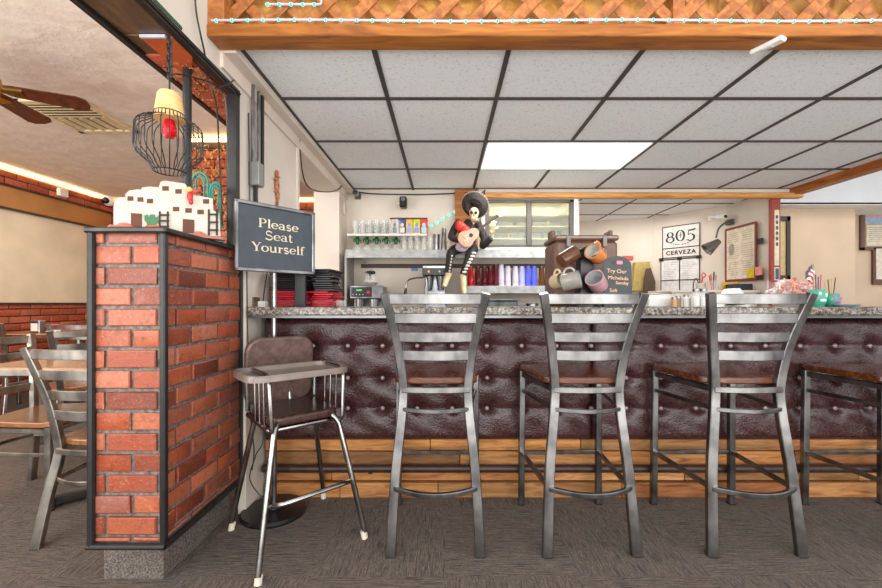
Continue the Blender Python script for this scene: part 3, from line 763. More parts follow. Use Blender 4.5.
link('body',MB().sphere((0,0,-.012),(.012,.008,.022)).sphere((.004,0,-.035),(.009,.007,.014)).sphere((.028,0,.006),(.02,.006,.007),M=R(-.3,'Y')),col('chili_red',(190,30,30),.35),rd); link('head',MB().sphere((-.004,0,.014),(.014,.01,.012)),col('straw',(216,176,110)),rd)
dc=thing('iron_ornament','teal painted wrought iron arches standing behind the pueblo cutout','ornament',(-1.085,1.84,1.334))
dc.scale=(1,1,1.38)
tm=MB()
def arch(x0,x1,zb_,zt_,y=0):
    r=(x1-x0)/2; return [V(x0,y,zb_)]+[V((x0+x1)/2-r*math.cos(PI*k/10),y,zt_-r+r*math.sin(PI*k/10)) for k in range(11)]+[V(x1,y,zb_)]
tm.tube(arch(-.075,-.0,.0,.235),.005,8).tube(arch(-.055,-.018,.0,.22),.004,8).tube(arch(.01,.06,.05,.2),.005,8).tube(arch(.02,.048,.07,.19),.004,8)
tm.tube([V(-.08,0,.1),V(.07,0,.06)],.005).tube([V(.0,0,.0),V(.065,0,.07)],.005).tube([V(.03,0,0),V(.03,0,.1)],.005).tube([V(-.08,0,.006),V(.07,0,.006)],.006)
link('arches',tm,TEAL,dc)
# vines on brick column
vm=MB(); rv=random.Random(3)
for k in range(26):
    x=-2.36+rv.random()*.8; z=1.5+rv.random()*1.0; pts=[V(x,3.71,z)]
    for j in range(5): pts.append(pts[-1]+V(rv.uniform(-.06,.06),rv.uniform(-.008,.008),rv.uniform(-.07,.05)))
    vm.tube(spline(pts,3),.004,5)
for k in range(900):
    c=V(-2.37+rv.random()*.84,3.70+rv.uniform(-.02,.015),1.42+rv.random()*1.1); r_=rv.uniform(.012,.028)
    M_=T(*c)@Euler((rv.random()*3,rv.random()*3,rv.random()*3)).to_matrix().to_4x4()
    vm.prism([(-r_,0),(0,-r_*.45),(r_,0),(0,r_*.45)],-.0006,.0006,M_)
tag(link('vine_garland',vm,col('dry_leaf',(196,150,84),.6)),'tangled golden vine garland spread over the brick column behind the frame','garland',None,'stuff')
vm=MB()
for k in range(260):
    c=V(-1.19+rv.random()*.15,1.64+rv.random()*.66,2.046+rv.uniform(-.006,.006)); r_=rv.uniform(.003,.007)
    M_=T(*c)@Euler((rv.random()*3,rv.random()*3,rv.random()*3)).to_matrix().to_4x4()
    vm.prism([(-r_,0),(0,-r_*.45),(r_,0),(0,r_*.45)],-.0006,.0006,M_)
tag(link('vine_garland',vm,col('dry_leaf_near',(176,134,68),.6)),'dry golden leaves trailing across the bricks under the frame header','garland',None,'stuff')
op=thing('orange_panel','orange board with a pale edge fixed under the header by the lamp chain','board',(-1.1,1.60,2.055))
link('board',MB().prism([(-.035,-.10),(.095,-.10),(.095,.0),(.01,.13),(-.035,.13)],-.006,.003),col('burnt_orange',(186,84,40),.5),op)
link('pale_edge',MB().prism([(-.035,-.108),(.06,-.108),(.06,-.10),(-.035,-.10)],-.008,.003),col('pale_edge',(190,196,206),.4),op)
# ---- cables
def cable(label,pts,r=.0035,m=None):
    return tag(link('cable',MB().tube(spline(pts,6),r,8),m or BLACKPL),label,'cable')
cable('twisted black cable dropping from the upper wall past the window frame',[P(194,0,1.55)+V(.0,0,.08),P(196,10,1.58),P(200,32,1.6),P(205,55,1.66),P(207,75,1.72),P(213,92,1.75),P(217,110,1.75),P(219,150,1.76),P(221,190,1.78),P(222,225,1.8)])
cable('black cord looping from the lamp chain to the frame corner',[P(171,75,1.46),P(178,74,1.47),P(195,78,1.55),P(214,84,1.65),P(222,92,1.7),P(226,105,1.72),P(228,150,1.78),P(229,170,1.8)],.003)
cable('black cord curving from the frame up to the wall conduit',[P(215,88,1.66),P(228,84,1.8),P(236,78,1.92),P(237,74,1.95)],.003)
cable('black cable hanging down the edge of the brick half wall to the floor',[V(-.992,2.03,2.02),V(-.988,2.03,1.75),V(-.985,2.03,1.4),P(243,250,1.98)+V(.02,0,0),P(243,300,1.98)+V(.02,0,0),P(244,350,1.98)+V(.02,0,0),P(246,410,1.98)+V(.02,0,0),P(252,450,2.0)+V(.01,0,0),P(250,470,2.0)+V(.01,0,0)],.003)
cable('thin black cable running from the box beside the sign along the pass-through',[P(299,120,2.7)+V(.004,0,0),P(300,150,2.75),P(304,185,2.9)+V(.02,0,0),P(322,192,3.3)+V(.04,0,0),P(338,188,3.75)+V(.02,0,0),P(342,178,3.85)+V(.01,0,0),P(342,167,3.8)+V(.01,0,0)],.005)
cable('loose black cord lying against the wall behind the high chair',[P(262,270,2.2)+V(.03,0,0),P(262,320,2.12),P(264,430,2.1),P(256,455,2.05),P(250,480,2.02),V(-.9,2.02,.06)],.003)
cable('dark cable along the top of the back wall above the shelves',[V(-.95,4.05,2.19),V(-.7,4.07,2.165),V(-.2,4.07,2.16),V(.3,4.05,2.175)],.006)
jb=thing('junction_box','grey electrical junction box with conduits on the wall above the sign','junction box',(-.975,2.07,1.66))
link('box',MB().bbox(-.025,.03,-.03,.03,0,.12,.004),col('galvanised',(150,150,146),.4,.5),jb)
link('conduit',MB().tube([V(-.005,-.02,.12),V(-.005,-.02,.55)],.009,10).tube([V(.005,.02,.12),V(.005,.02,.5)],.007,10),ALU,jb)
link('dark_conduit',MB().tube([V(0,.0,0),V(0,.0,-.12)],.012,10).bbox(.0,.012,.05,.075,.02,.5,.003),BLACKPL,jb)
gk=thing('gecko_ornament','small patterned clay ornament hung on the cream wall above the sign','ornament',(-.99,2.37,1.69))
gm=MB().sphere((.0,0,.06),(.012,.022,.055)).sphere((0,0,.13),(.01,.018,.024)).tube(spline([V(0,0,.02),V(.0,.01,-.02),V(0,-.005,-.06)]),[.012]*6+[.007]*7).tube([V(0,-.035,.09),V(0,0,.1),V(0,.035,.12)],.006).tube([V(0,-.03,.02),V(0,0,.03),V(0,.03,.02)],.006)
link('body',gm,plain('mottled_clay',(150,96,66),.5,0,.5,70),gk)
ou=thing('wall_outlet','small outlet with a white plug on the wall below the sign','outlet',(-.992,2.12,1.035))
link('plate',MB().bbox(-.008,.0,-.035,.035,-.055,.055,.002),col('outlet_bronze',(104,88,66),.4,.3),ou); link('adapter',MB().bbox(0,.04,.0,.05,-.03,.035,.006),WHITE,ou)

# ============================================================ BACK BAR
bc=thing('back_counter','low back bar counter under the shelves','counter',(0,3.75,0))
link('body',MB().box(-.99,1.32,-.2,.34,0,.98),col('grey_cabinet',(150,146,140)),bc); link('worktop',MB().bbox(-.99,1.32,-.24,.34,.98,1.01,.005),STAIN,bc)
SHLIP=plain('grey_lip',(160,160,158),.45,.2)
SHM=col('shelf_white',(222,218,208),.5)
def shelf(label,x0,x1,z,th=.03,y0=3.76,mat=None,lip=None):
    t=thing('wall_shelf',label,'shelf',((x0+x1)/2,4.095,z)); w_=(x1-x0)/2
    link('board',MB().bbox(-w_,w_,y0-4.095,0,-th,0,.004),mat or SHM,t)
    if lip: link('front_lip',MB().bbox(-w_,w_,y0-4.103,y0-4.095,-lip,.004,.002),SHLIP,t)
    for x in (-w_+.12,w_-.12): link('bracket',MB().prism([(0,0),(-.2,0),(0,-.03-th)],-.008,.008,T(x,0,-th)@R(PI/2,'Z')@R(PI/2,'X')),SHM,t)
    return t
zs1=EYE+(CY-233.5)*3.8/F; zs2=EYE+(CY-250.5)*3.8/F; zs3=EYE+(CY-286.5)*3.8/F
shelf('narrow white top shelf holding water glasses and tea boxes',-.93,-.17,zs1,.022,3.80)
shelf('long steel-edged shelf holding the green stemmed glasses',-.93,1.30,zs2,.03,3.76,None,.075)
shelf('lower steel-edged shelf holding the stacks of coloured tumblers',.17,1.30,zs3,.03,3.76,None,.065)
tag(link('shelf_support',MB().box(-.945,-.925,3.78,4.09,1.01,zs2-.03),col('grey_upright',(150,146,140))),'grey upright panel at the left end below the long shelf','panel')
tag(link('wooden_strip',MB().box(-.85,1.28,4.07,4.095,zs2-.14,zs2-.10),DARKW),'dark brown batten on the wall under the long shelf','batten')
tag(link('wooden_strip',MB().box(.10,.33,4.05,4.095,zs2+.003,ZC-.012),BEAMW),'orange wooden board on the wall behind the skeleton musician','board')

def glassmb(prof): return MB().lathe(prof,20)
def tumb(h,r0,r1,t=.003): return [(0,0),(r0,0),(r1,h),(r1-t,h),(r0-t,.006),(0,.006)]
# water glasses on the top shelf (two rows)
wg=None; n=0
for row,(y,dx) in enumerate(((3.86,0),(3.98,.035))):
    for k in range(7):
        x=-.86+.068*k+dx*.7
        if x>-.42: continue
        lab='clear water glass in the front row at the left of the top shelf' if row==0 else 'clear water glass in the rear row at the left of the top shelf'
        if wg is None: wg=tag(link('water_glass',glassmb(tumb(.135,.026,.031)),GLASS,None,(x,y,zs1)),lab,'glass','water glasses on the top shelf')
        else: o=dup(wg,(x,y,zs1),None,lab)
# tea boxes
tb=[((214,196,186),'pale'),((46,74,140),'blue'),((226,168,40),'amber'),((190,206,20),'lime green'),((222,50,24),'red')]
for i,(c_,nm) in enumerate(tb):
    x=(391+7.3*i+3.6-CX)*3.85/F
    b=thing('tea_box',f'{nm} box of drink packets, one of five in a row on the top shelf','box',(x,3.92,zs1),0,'boxes of drink packets on the top shelf')
    link('carton',MB().bbox(-.033,.033,-.05,.05,0,.15,.002),col('carton_'+nm.replace(' ','_'),c_,.5),b)
    link('printed_panel',MB().box(-.022,.022,-.0515,-.05,.02,.07).sphere((0,-.05,.095),(.016,.003,.02)),col('print_'+nm.replace(' ','_'),tuple(min(255,int(255-x*.6)) for x in c_)),b)
tag(link('box_rack',MB().box(-.185,.175,-.055,.055,0,.012),DARKW,None,((409-CX)*3.85/F,3.92,zs1+.151)),'brown wooden strip lying on top of the drink packet boxes','strip')
# margarita glasses
mgp=[(0,0),(.034,0),(.034,.004),(.006,.008),(.006,.075),(.022,.085),(.026,.105),(.05,.118),(.052,.15),(.049,.15),(.046,.12),(.02,.108),(0,.09)]
for i in range(5):
    x=P(357.5+9.6*i,250,3.86).x
    t=thing('margarita_glass','upside' and f'green stemmed margarita glass, {["first","second","third","fourth","fifth"][i]} from the left on the long shelf','glass',(x,3.86,zs2+.152),0,'green stemmed margarita glasses on the long shelf',(PI,0,0))
    if i==0:
        a_=link('stem',MB().lathe([(0,0),(.038,0),(.038,.006),(.014,.014),(.018,.03),(.022,.05),(.018,.07),(.016,.085),(0,.09)],18).tube([V(-.02,0,.035),V(-.034,0,.04),V(-.034,0,.065)],.007).tube([V(.02,0,.045),V(.034,0,.05),V(.034,0,.075)],.007),GGREEN,t)
        b_=link('bowl',MB().lathe([(0,.085),(.02,.088),(.025,.105),(.043,.118),(.045,.15),(.042,.15),(.04,.121),(.02,.108),(0,.095)],20),GLASS,t)
    else:
        for q in (a_,b_): c=q.copy(); COL.objects.link(c); c.parent=t
bg=None
for i in range(6):
    x=P(404+6.6*i,250,3.86).x; lab=f'clear tall glass, {["first","second","third","fourth","fifth","sixth"][i]} in line between green glasses and steel shakers'
    if bg is None: bg=tag(link('beer_glass',glassmb(tumb(.14,.024,.028)),GLASS,None,(x,3.86,zs2)),lab,'glass','clear tall glasses on the long shelf')
    else: dup(bg,(x,3.86,zs2),None,lab)
for i,(px,h_) in enumerate(((436.5,.155),(444,.22))):
    tag(link('cocktail_shaker',MB().lathe(tumb(h_,.028,.02 if i else .034),20),STAIN,None,(P(px,250,3.84).x,3.84,zs2)),['shorter steel cocktail shaker on the long shelf','taller narrowing steel shaker on the long shelf'][i],'shaker','steel shakers on the long shelf')
tlm=thing('string_light','short string of teal glowing bulbs on the back wall by the skeleton','string light',(0,4.08,0))
pts=[P(431,226,4.08),P(437,223,4.08),P(443,219,4.08),P(449,215,4.08),P(455,212,4.08)]
pts=[V(p.x,0,p.z) for p in pts]; link('wire',MB().tube(spline(pts),.003,6),WHITE,tlm)
for p in pts: link('bulb',MB().sphere(p+V(0,-.01,0),.017,12,8),emis('teal_bulb',(120,235,205),.9),tlm)
# tumblers
cols=[('bright red',(200,20,20)),('dark red',(84,12,20)),('dark red',(96,14,24)),('dark red',(84,12,20)),('maroon',(90,20,34)),('frosted clear',(206,200,214)),('frosted clear',(210,206,220)),('frosted clear',(214,210,218)),('pale lavender',(176,176,226)),('blue',(90,100,220)),('blue',(70,84,214)),('amber brown',(96,58,24)),('amber brown',(112,76,34))]
pxs=[470.5,477.5,484,490,495.5,501,507.5,515,521.5,527.5,533.5,541,547]
TM={}
for i,((nm,c_),px) in enumerate(zip(cols,pxs)):
    if nm not in TM:
        m=Mat('tumbler_'+nm.replace(' ','_')); m.base(c_); m.set(Roughness=.12); m.b.inputs['Transmission Weight'].default_value=.25; TM[nm]=m.m
        TM[nm+'m']=MB().lathe([(.031,0),(.0315,.012),(.029,.016),(.024,.15),(0,.15)]+[],18)
    n_=3 if i in (4,5) else 2
    proto=None
    for j in range(n_):
        x=P(px,287,3.86).x; z=zs3+(.045 if n_==2 else .03)*j
        lab=f'{nm} plastic tumbler upside down, {["bottom","second from bottom","top"][j] if n_==3 else ["bottom","top"][j]} of stack number {i+1} from left'
        lab=f'{nm} tumbler, {["bottom one","second up","third up"][j]} of the {["first","second","third","fourth","fifth","sixth","seventh","eighth","ninth","tenth","eleventh","twelfth","last"][i]} stack from the left on the lower shelf'
        if proto is None: proto=tag(link('plastic_tumbler',TM[nm+'m'],TM[nm],None,(x,3.84,z)),lab,'tumbler','coloured tumblers stacked upside down on the lower shelf')
        else: dup(proto,(x,3.84,z),None,lab)
# objects below the lower shelf
tag(link('steel_tray',MB().bbox(-.15,.15,-.1,.1,0,.07,.01).bbox(-.16,.16,-.11,.11,.07,.08,.003),mk_steel('grey_pan',(120,124,124),.35),None,(P(500,300,3.8).x,3.8,1.012)),'dark grey metal pan under the lower shelf','pan')
tag(link('serving_ladle',MB().lathe([(0,0),(.03,.004),(.05,.02),(.06,.045),(.056,.045),(.046,.02),(0,.006)],20).tube([V(-.05,0,.04),V(-.25,0,.015)],.008),STAIN,None,(P(532,300,3.72).x,3.72,1.012)),'shiny steel ladle resting under the lower shelf','ladle')
# coffee maker
cf=thing('coffee_maker','stainless two-burner coffee maker with a black control panel','coffee maker',(P(365,300,3.72).x,3.80,1.01))
zq=lambda py,d=3.66: EYE+(CY-py)*d/F-1.01
link('body',MB().bbox(-.13,.17,-.12,.16,zq(298.5),zq(285.5),.006),STAIN,cf)
link('column',MB().bbox(-.13,.17,.05,.16,0,zq(298.5),.006),STAIN,cf)
link('control_panel',MB().box(-.118,.07,-.125,-.119,zq(297),zq(287)),BLACKPL,cf)
link('red_knob',MB().sphere((.04,-.128,zq(292.5)),(.017,.008,.017)),col('knob_red',(200,40,50),.4),cf)
link('display',MB().box(-.07,-.02,-.127,-.124,zq(290.8),zq(289.3)),emis('green_display',(60,190,110),.5),cf)
ind=MB()
for k in range(4): ind.sphere((-.1+.03*k,-.126,zq(294.5)),(.005,.003,.005),8,6)
link('indicator',ind,col('pale_buttons',(220,210,200)),cf)
link('base',MB().bbox(-.13,.17,-.12,.16,0,.012,.004),STAIN,cf)
link('foot_cup',MB().lathe([(0,.012),(.04,.012),(.045,zq(299)),(0,zq(299))],18,T(-.05,-.06,0)).lathe([(0,.012),(.04,.012),(.045,zq(299)),(0,zq(299))],18,T(.08,-.06,0)),STAIN,cf)
ca=thing('coffee_carafe','glass coffee carafe with black collar on top of the coffee maker','carafe',(P(371,284,3.76).x,3.76,1.01+zq(285.5)))
link('bowl',MB().lathe([(0,0),(.05,.0),(.068,.03),(.066,.06),(.045,.10),(.03,.125),(.028,.125),(.043,.10),(.063,.06),(.065,.03),(.048,.004),(0,.004)],24),GLASS,ca)
link('coffee',MB().lathe([(0,.006),(.049,.007),(.0625,.028),(.062,.034),(0,.034)],24),col('amber_liquid',(120,84,30),.2),ca)
link('collar',MB().lathe([(.031,.11),(.04,.115),(.036,.14),(0,.145)],20).bbox(-.012,.012,-.045,-.032,.06,.14,.004).bbox(-.05,.05,-.05,-.03,.12,.13,.004),BLACKPL,ca)
# brewer, faucet
br=thing('coffee_brewer','steel brewer with black control panel and two baskets below the shelf','brewer',(P(435,300,3.8).x,3.85,1.01))
zr=lambda py: EYE+(CY-py)*3.72/F-1.01
link('head',MB().bbox(-.115,.105,-.13,.1,zr(275.5),zr(265),.006),BLACKPL,br)
link('panel_trim',MB().box(-.11,.1,-.134,-.129,zr(268),zr(266)),STAIN,br)
link('button',MB().sphere((-.055,-.133,zr(271.5)),(.012,.006,.014)),col('amber_button',(226,190,60)),br); link('button',MB().sphere((.045,-.133,zr(271.5)),(.01,.006,.012)),WHITE,br)
for x in (-.055,.055): link('basket',MB().lathe([(0,zr(290)),(.028,zr(290)),(.046,zr(276)),(0,zr(276))],20,T(x,-.05,0)),STAIN,br)
link('column',MB().bbox(-.1,.1,.02,.1,0,zr(275),.006),STAIN,br); link('base',MB().bbox(-.12,.12,-.13,.1,0,.02,.006),STAIN,br)
fc=thing('faucet','dark curved faucet over the back bar sink','faucet',(P(424,300,3.7).x,3.75,1.01))
link('spout',MB().tube(spline([V(.02,0,0),V(.02,0,zr(280)),V(-.03,0,zr(277.5)),V(-.13,0,zr(279)),V(-.165,0,zr(283)),V(-.17,0,zr(288))]),.008,10),STAIN,fc)
link('nozzle',MB().tube([V(-.17,0,zr(288)),V(-.18,0,zr(294))],[.01,.016],12),BLACKPL,fc)
tag(link('water_sticker',MB().bbox(-.035,.035,-.002,0,-.015,.015,.001),col('blue_oval',(90,140,190)),None,P(414.5,269.5,4.1)),'blue and white sticker on the wall beside the brewer','sticker')

# cameras on the wall
def seccam(label,p,c):
    t=thing('security_camera',label,'camera',p); link('bracket',MB().tube([V(0,.09,.02),V(0,0,0)],.012).bbox(-.03,.03,.085,.1,-.03,.03,.003),c,t)
    link('body',MB().tube([V(.01,-.005,0),V(.02,-.13,-.02)],.028,16),c,t); link('lens',MB().sphere((.021,-.135,-.021),(.02,.008,.02)),BLACKPL,t)
seccam('grey bullet camera in the ceiling corner above the glasses',P(356,194,4.0),col('cam_grey',(90,88,86),.4))
sc2=thing('speaker','small black speaker on a bracket high on the back wall','speaker',P(403.5,203,4.03))
link('body',MB().bbox(-.035,.035,-.06,.04,-.055,.055,.012),BLACKPL,sc2); link('cone',MB().sphere((0,-.062,.025),(.022,.006,.022)),col('cone_grey',(110,108,104)),sc2); link('bracket',MB().tube([V(0,.04,0),V(-.08,.06,.01)],.008),WHITE,sc2)
seccam('white bullet camera high on the kitchen wall beside the lamp',P(716,217,4.75),WHITE)
dm=thing('dome_camera','white dome camera in the corner of the side room ceiling','camera',P(109,200,5.85)); link('dome',MB().sphere((0,0,0),(.09,.09,.09)),WHITE,dm); link('lens',MB().sphere((0,-.06,-.02),(.06,.05,.05)),BLACKPL,dm)
tag(link('wall_sensor',MB().bbox(-.0,.05,-.06,.06,-.05,.05,.008),WHITE,None,(-4.915,P(62,190,5.14).y,2.47)),'small white sensor box on the upper brick band','sensor')
tag(link('doorbell_box',MB().bbox(0,.02,-.03,.03,-.05,.05,.004).tube(spline([V(.01,0,.05),V(.012,-.05,.15),V(.01,-.02,.3)]),.004),JAMB,None,(-.999,3.95,1.06+.92)),'small cream box with a cord beside the pass-through','wall box')

# cooler window
cw=thing('window_cooler','white framed sliding glass window of a cooler behind the bar','window',(.855,4.1,1.865))
fo=MB()
for (a,b,c,d_) in ((-.49,.49,.245,.285),(-.49,.49,-.285,-.245),(-.49,-.45,-.285,.285),(.45,.49,-.285,.285)): fo.bbox(a,b,-.04,.02,c,d_,.004)
link('outer_frame',fo,WHITE,cw)
fo=MB()
for (a,b,c,d_) in ((-.45,.45,.215,.245),(-.45,.45,-.245,-.215),(-.45,-.41,-.245,.245),(.41,.45,-.245,.245),(-.025,.025,-.23,.23)): fo.bbox(a,b,-.025,.02,c,d_,.003)
link('dark_frame',fo,col('bronze_frame',(84,78,72),.35,.3),cw)
link('pane',MB().box(-.41,-.02,0,.004,-.22,.22),thin_glass('pane',(225,232,225),.12,.03),cw); link('pane',MB().box(.02,.41,.01,.014,-.22,.22),thin_glass('pane2',(225,232,225),.12,.03),cw)
link('interior',MB().box(-.46,.46,.50,.52,-.3,.3).box(-.47,-.46,.1,.52,-.3,.3).box(.46,.47,.1,.52,-.3,.3).box(-.47,.47,.1,.52,-.31,-.3).box(-.47,.47,.1,.52,.3,.31),col('cooler_lining',(214,214,196),.6),cw)
sh=MB()
for z in (-.13,-.0,.12): sh.box(-.45,.45,.12,.48,z-.006,z+.006)
link('wire_shelf',sh,col('shelf_yellow',(216,206,150),.4),cw)
rc=random.Random(8)
for k in range(14):
    x=-.4+.06*k; z=(-.3,-.124,.006)[k%3]; h_=rc.uniform(.06,.1); c_=[(90,110,90),(190,180,130),(120,130,150),(70,90,70),(200,170,60)][k%5]
    tag(link('storage_jar',MB().lathe([(0,0),(.02,0),(.022,h_*.7),(.012,h_*.85),(.012,h_),(0,h_)],12),col('jar%d'%k,c_,.4),None,(.855+x,4.36,1.865+z+.006 if z>-.2 else 1.866-.3)),'small container on a shelf inside the glass-fronted cooler','container','containers inside the cooler')
link('fill_tube',MB().box(-.4,.4,.15,.17,.27,.285),emis('cooler_fill_glow',(255,246,214),14),cw)  # hidden glowing bar added to brighten the cooler interior
link('latch',MB().box(-.12,-.06,-.046,-.04,.25,.262).box(.03,.06,-.046,-.04,.25,.262),BLACKPL,cw)

# ---------------- skeleton musician, sitting on the long shelf
SK=3.66
def Q(px,py,d=SK): return P(px,py,d)
sk=thing('skeleton_musician','skeleton musician figure in black suit and sombrero sitting on the shelf edge','figurine',Q(465,249,3.76))
inv=-Vector(sk.location)
def skp(name,mb,mat,parent=None): 
    mb.xf(T(*inv)); return link(name,mb,mat,parent or sk)
BLK=col('black_velvet',(38,34,34),.7); 
jk=MB().tube(spline([Q(466,249,3.74),Q(467,240,3.7),Q(468,230,3.68),Q(470,220,3.67)]),[.075,.078,.08,.08,.08,.082,.085,.088,.088,.088,.086,.083,.08,.07,.062,.055,.05,.045,.035][:19],16)
jk.tube(spline([Q(459,222,3.68),Q(453,232,3.62),Q(452,238,3.58),Q(460,240,3.54)]),[.036]*6+[.033]*6+[.028]*7,12)
jk.tube(spline([Q(478,224,3.7),Q(484,238,3.62),Q(483,246,3.58),Q(491,238,3.52)]),[.036]*6+[.033]*6+[.028]*7,12)
skp('jacket',jk,BLK)
tr_=MB().tube(spline([Q(461,248,3.76),Q(453,251,3.6),Q(450,258,3.57),Q(448,273,3.56)]),[.048]*6+[.04]*6+[.032]*7,12)
tr_.tube(spline([Q(472,248,3.76),Q(473,250,3.6),Q(468,259,3.57),Q(463,275,3.56)]),[.048]*6+[.04]*6+[.032]*7,12); skp('trousers',tr_,BLK)
st=MB()
for k in range(7): 
    p=Q(474-(k*1.6),253+3.2*k,3.515); st.sphere(p,(.02,.008,.012),8,6)
for k in range(6): st.sphere(Q(452-.5*k,256+3*k,3.52),(.008,.006,.01),8,6)
skp('silver_trim',st,col('silver_trim',(206,198,184),.4))
bo=MB()
for (a,b) in (((449,273),(444,287)),((463,274),(464,294))):
    bo.tube([Q(a[0],a[1],3.56),Q((a[0]+b[0])/2,(a[1]+b[1])/2,3.55),Q(b[0],b[1],3.52)],[.03,.027,.02],12).sphere(Q(b[0],b[1]-1,3.5),(.02,.045,.018))
skp('boots',bo,col('cream_boot',(216,196,156),.6))
hd_=MB().sphere(Q(474,213,3.6),(.043,.05,.052),18,12).bbox(*(Q(474,219,3.6).x-.028,Q(474,219,3.6).x+.028,3.55,3.61,Q(474,222,3.6).z,Q(474,216,3.6).z),.01)
hd_.tube([Q(472,226,3.66),Q(473,218,3.63)],.018)
skull=skp('skull',hd_,SKIN_BONE)
ey=MB()
for dx in (-2.4,2.0): ey.sphere(Q(474+dx,212.5,3.545),(.014,.008,.015),10,7)
ey.sphere(Q(473.8,215.6,3.54),(.006,.006,.009),8,6)
for k in range(5): ey.box(Q(471.6+k,0,3.545).x-.001,Q(471.6+k,0,3.545).x+.001,3.543,3.548,Q(0,220,3.545).z,Q(0,217.8,3.545).z)
ey.xf(T(*inv)); link('face_hollows',ey,BLACKPL,skull)
MHAT=T(*Q(474,206.5,3.64))@R(.5,'Y')@R(-.85,'X')@Matrix.Scale(.66,4)
ht=MB().lathe([(0,.165),(.02,.16),(.05,.08),(.072,.02),(.11,-.004),(.165,.018),(.19,.05),(.185,.056),(.16,.028),(.11,.008),(.068,.012)],36,MHAT)
ht.tube([Q(476,206,3.66),Q(480,199,3.68),Q(485,190,3.70)],[.05,.036,.006],16)
skp('sombrero',ht,plain('black_straw',(52,46,44),.7,0,.4,60,.3))
hb_=MB(); Mx=MHAT
for k in range(40):
    a=2*PI*k/40; hb_.sphere(Mx@V(.19*math.cos(a),.19*math.sin(a),.053),.0085,7,5)
skp('brim_trim',hb_,col('silver_braid',(150,142,130),.5))
skp('scarf',MB().sphere(Q(461,227,3.56),(.05,.03,.042)).sphere(Q(465,230,3.55),(.045,.03,.04)).sphere(Q(459,224,3.56),(.03,.025,.03)),col('scarf_red',(214,44,26),.5))
def bony(wrist,tips):
    m=MB().sphere(wrist,(.022,.012,.024))
    for t in tips:
        mid=(Vector(wrist)+Vector(t))/2+V(0,-.018,.004); m.tube(spline([wrist,mid,t],4),.006,7)
    return m
skp('hand',bony(Q(492,231,3.52),[Q(489,223,3.5),Q(491.5,221,3.49),Q(494,220.5,3.49),Q(496,221.5,3.49),Q(498,228,3.5)]),SKIN_BONE)
skp('hand',bony(Q(462,239,3.52),[Q(467,236,3.49),Q(468,239,3.49),Q(468,242,3.49),Q(466,244,3.49),Q(463,234,3.49)]),SKIN_BONE)
gt=thing('guitar','pale round-bellied guitar held by the skeleton musician','guitar',Q(469,237,3.51),0,None,(0,0,0))
ang=-math.atan2(27,31); 
Mg=R(PI/2,'X'); 
prof=[]
for k in range(36):
    a=2*PI*k/36; x=.10*math.cos(a); w_=.075*math.sin(a)*(1-.28*math.cos(a)-.22*math.exp(-((x-.02)/.04)**2)); prof.append((x,w_))
Mgt=R(-PI*0.20,'Y')@Mg
link('body',MB().prism(prof,-.025,.02,Mgt),mk_wood('guitar_body',(150,110,80),(196,150,112),(214,180,140),(10,10,10),.35),gt)
link('sound_board',MB().prism([(x*.9,w_*.9) for x,w_ in prof],.02,.023,Mgt),col('pinkish_top',(196,150,130),.4),gt)
link('sound_hole',MB().prism([(.02+.018*math.cos(2*PI*k/20),.018*math.sin(2*PI*k/20)) for k in range(20)],.0232,.0245,Mgt),BLACKPL,gt)
link('neck',MB().box(.1,.31,-.012,.012,.012,.026,Mgt),DARKW,gt); link('head',MB().bbox(.31,.385,-.022,.022,.01,.024,.006,Mgt),SKIN_BONE,gt)
for k in range(3): link('tuning_peg',MB().box(.325+.02*k,.33+.02*k,-.032,.032,.014,.018,Mgt),STAIN,gt)
tag(link('lace_ruffle',MB().sphere((0,0,0),(.06,.03,.045),20,12),plain('lilac_fabric',(190,176,190),.7,0,.2,50,.5),None,Q(462,247,3.575)),'pale lilac bundle on the lap of the skeleton musician','fabric')

# ============================================================ ON THE BAR TOP
ZB=1.04
# menus: stacks of red and black
mn=None; rm=random.Random(5)
REDM=col('menu_red',(178,24,44),.4); BKM=col('menu_black',(28,27,28),.4)
def menu_stack(cx,cy,n_red,n_blk,w_,where):
    global mn
    z=ZB
    for i in range(n_red+n_blk):
        red=i<n_red; h_=.0125
        o=link('menu_folder',MB().bbox(-w_/2,w_/2,-.11,.11,0,h_-.001,.003),REDM if red else BKM,None,(cx+rm.uniform(-.01,.01),cy+rm.uniform(-.008,.008),z),(0,0,rm.uniform(-.12,.12)))
        ords=['lowest']+['number %d'%q for q in range(2,14)] if 0 else ['bottom','second','third','fourth','fifth','sixth','seventh','eighth','ninth','tenth','eleventh','twelfth','top']
        idx=i if red else i-n_red
        tag(o,f'{"red" if red else "black"} folder, {ords[idx]} {"red" if red else "black"} one up in the stack {where}','folder','folders stacked on the bar corner'); z+=h_
menu_stack(-.865,2.33,7,9,.19,'behind the sign pole')
menu_stack(-.69,2.36,7,10,.11,'by the pass-through')
tag(link('folder_holder',MB().bbox(-.03,.03,-.01,.01,0,.21,.004).bbox(-.05,.05,-.06,.05,-.0,.006,.002),BLACKPL,None,(-.78,2.17,ZB)),'black upright holder in front of the folder stacks','holder')
for i,(px,w_,h_) in enumerate(((320,.045,.045),(328,.05,.04),(341,.05,.035))):
    tag(link('clear_box',MB().lathe([(0,0),(w_/2,0),(w_/2+.004,h_),(w_/2,h_),(w_/2-.003,.004),(0,.004)],4),GLASS,None,(P(px,300,2.3).x,2.3,ZB)),['square clear cup next to the folders','middle square clear cup on the left of the bar','square clear cup nearest the coffee maker'][i],'cup','clear cups on the bar corner')
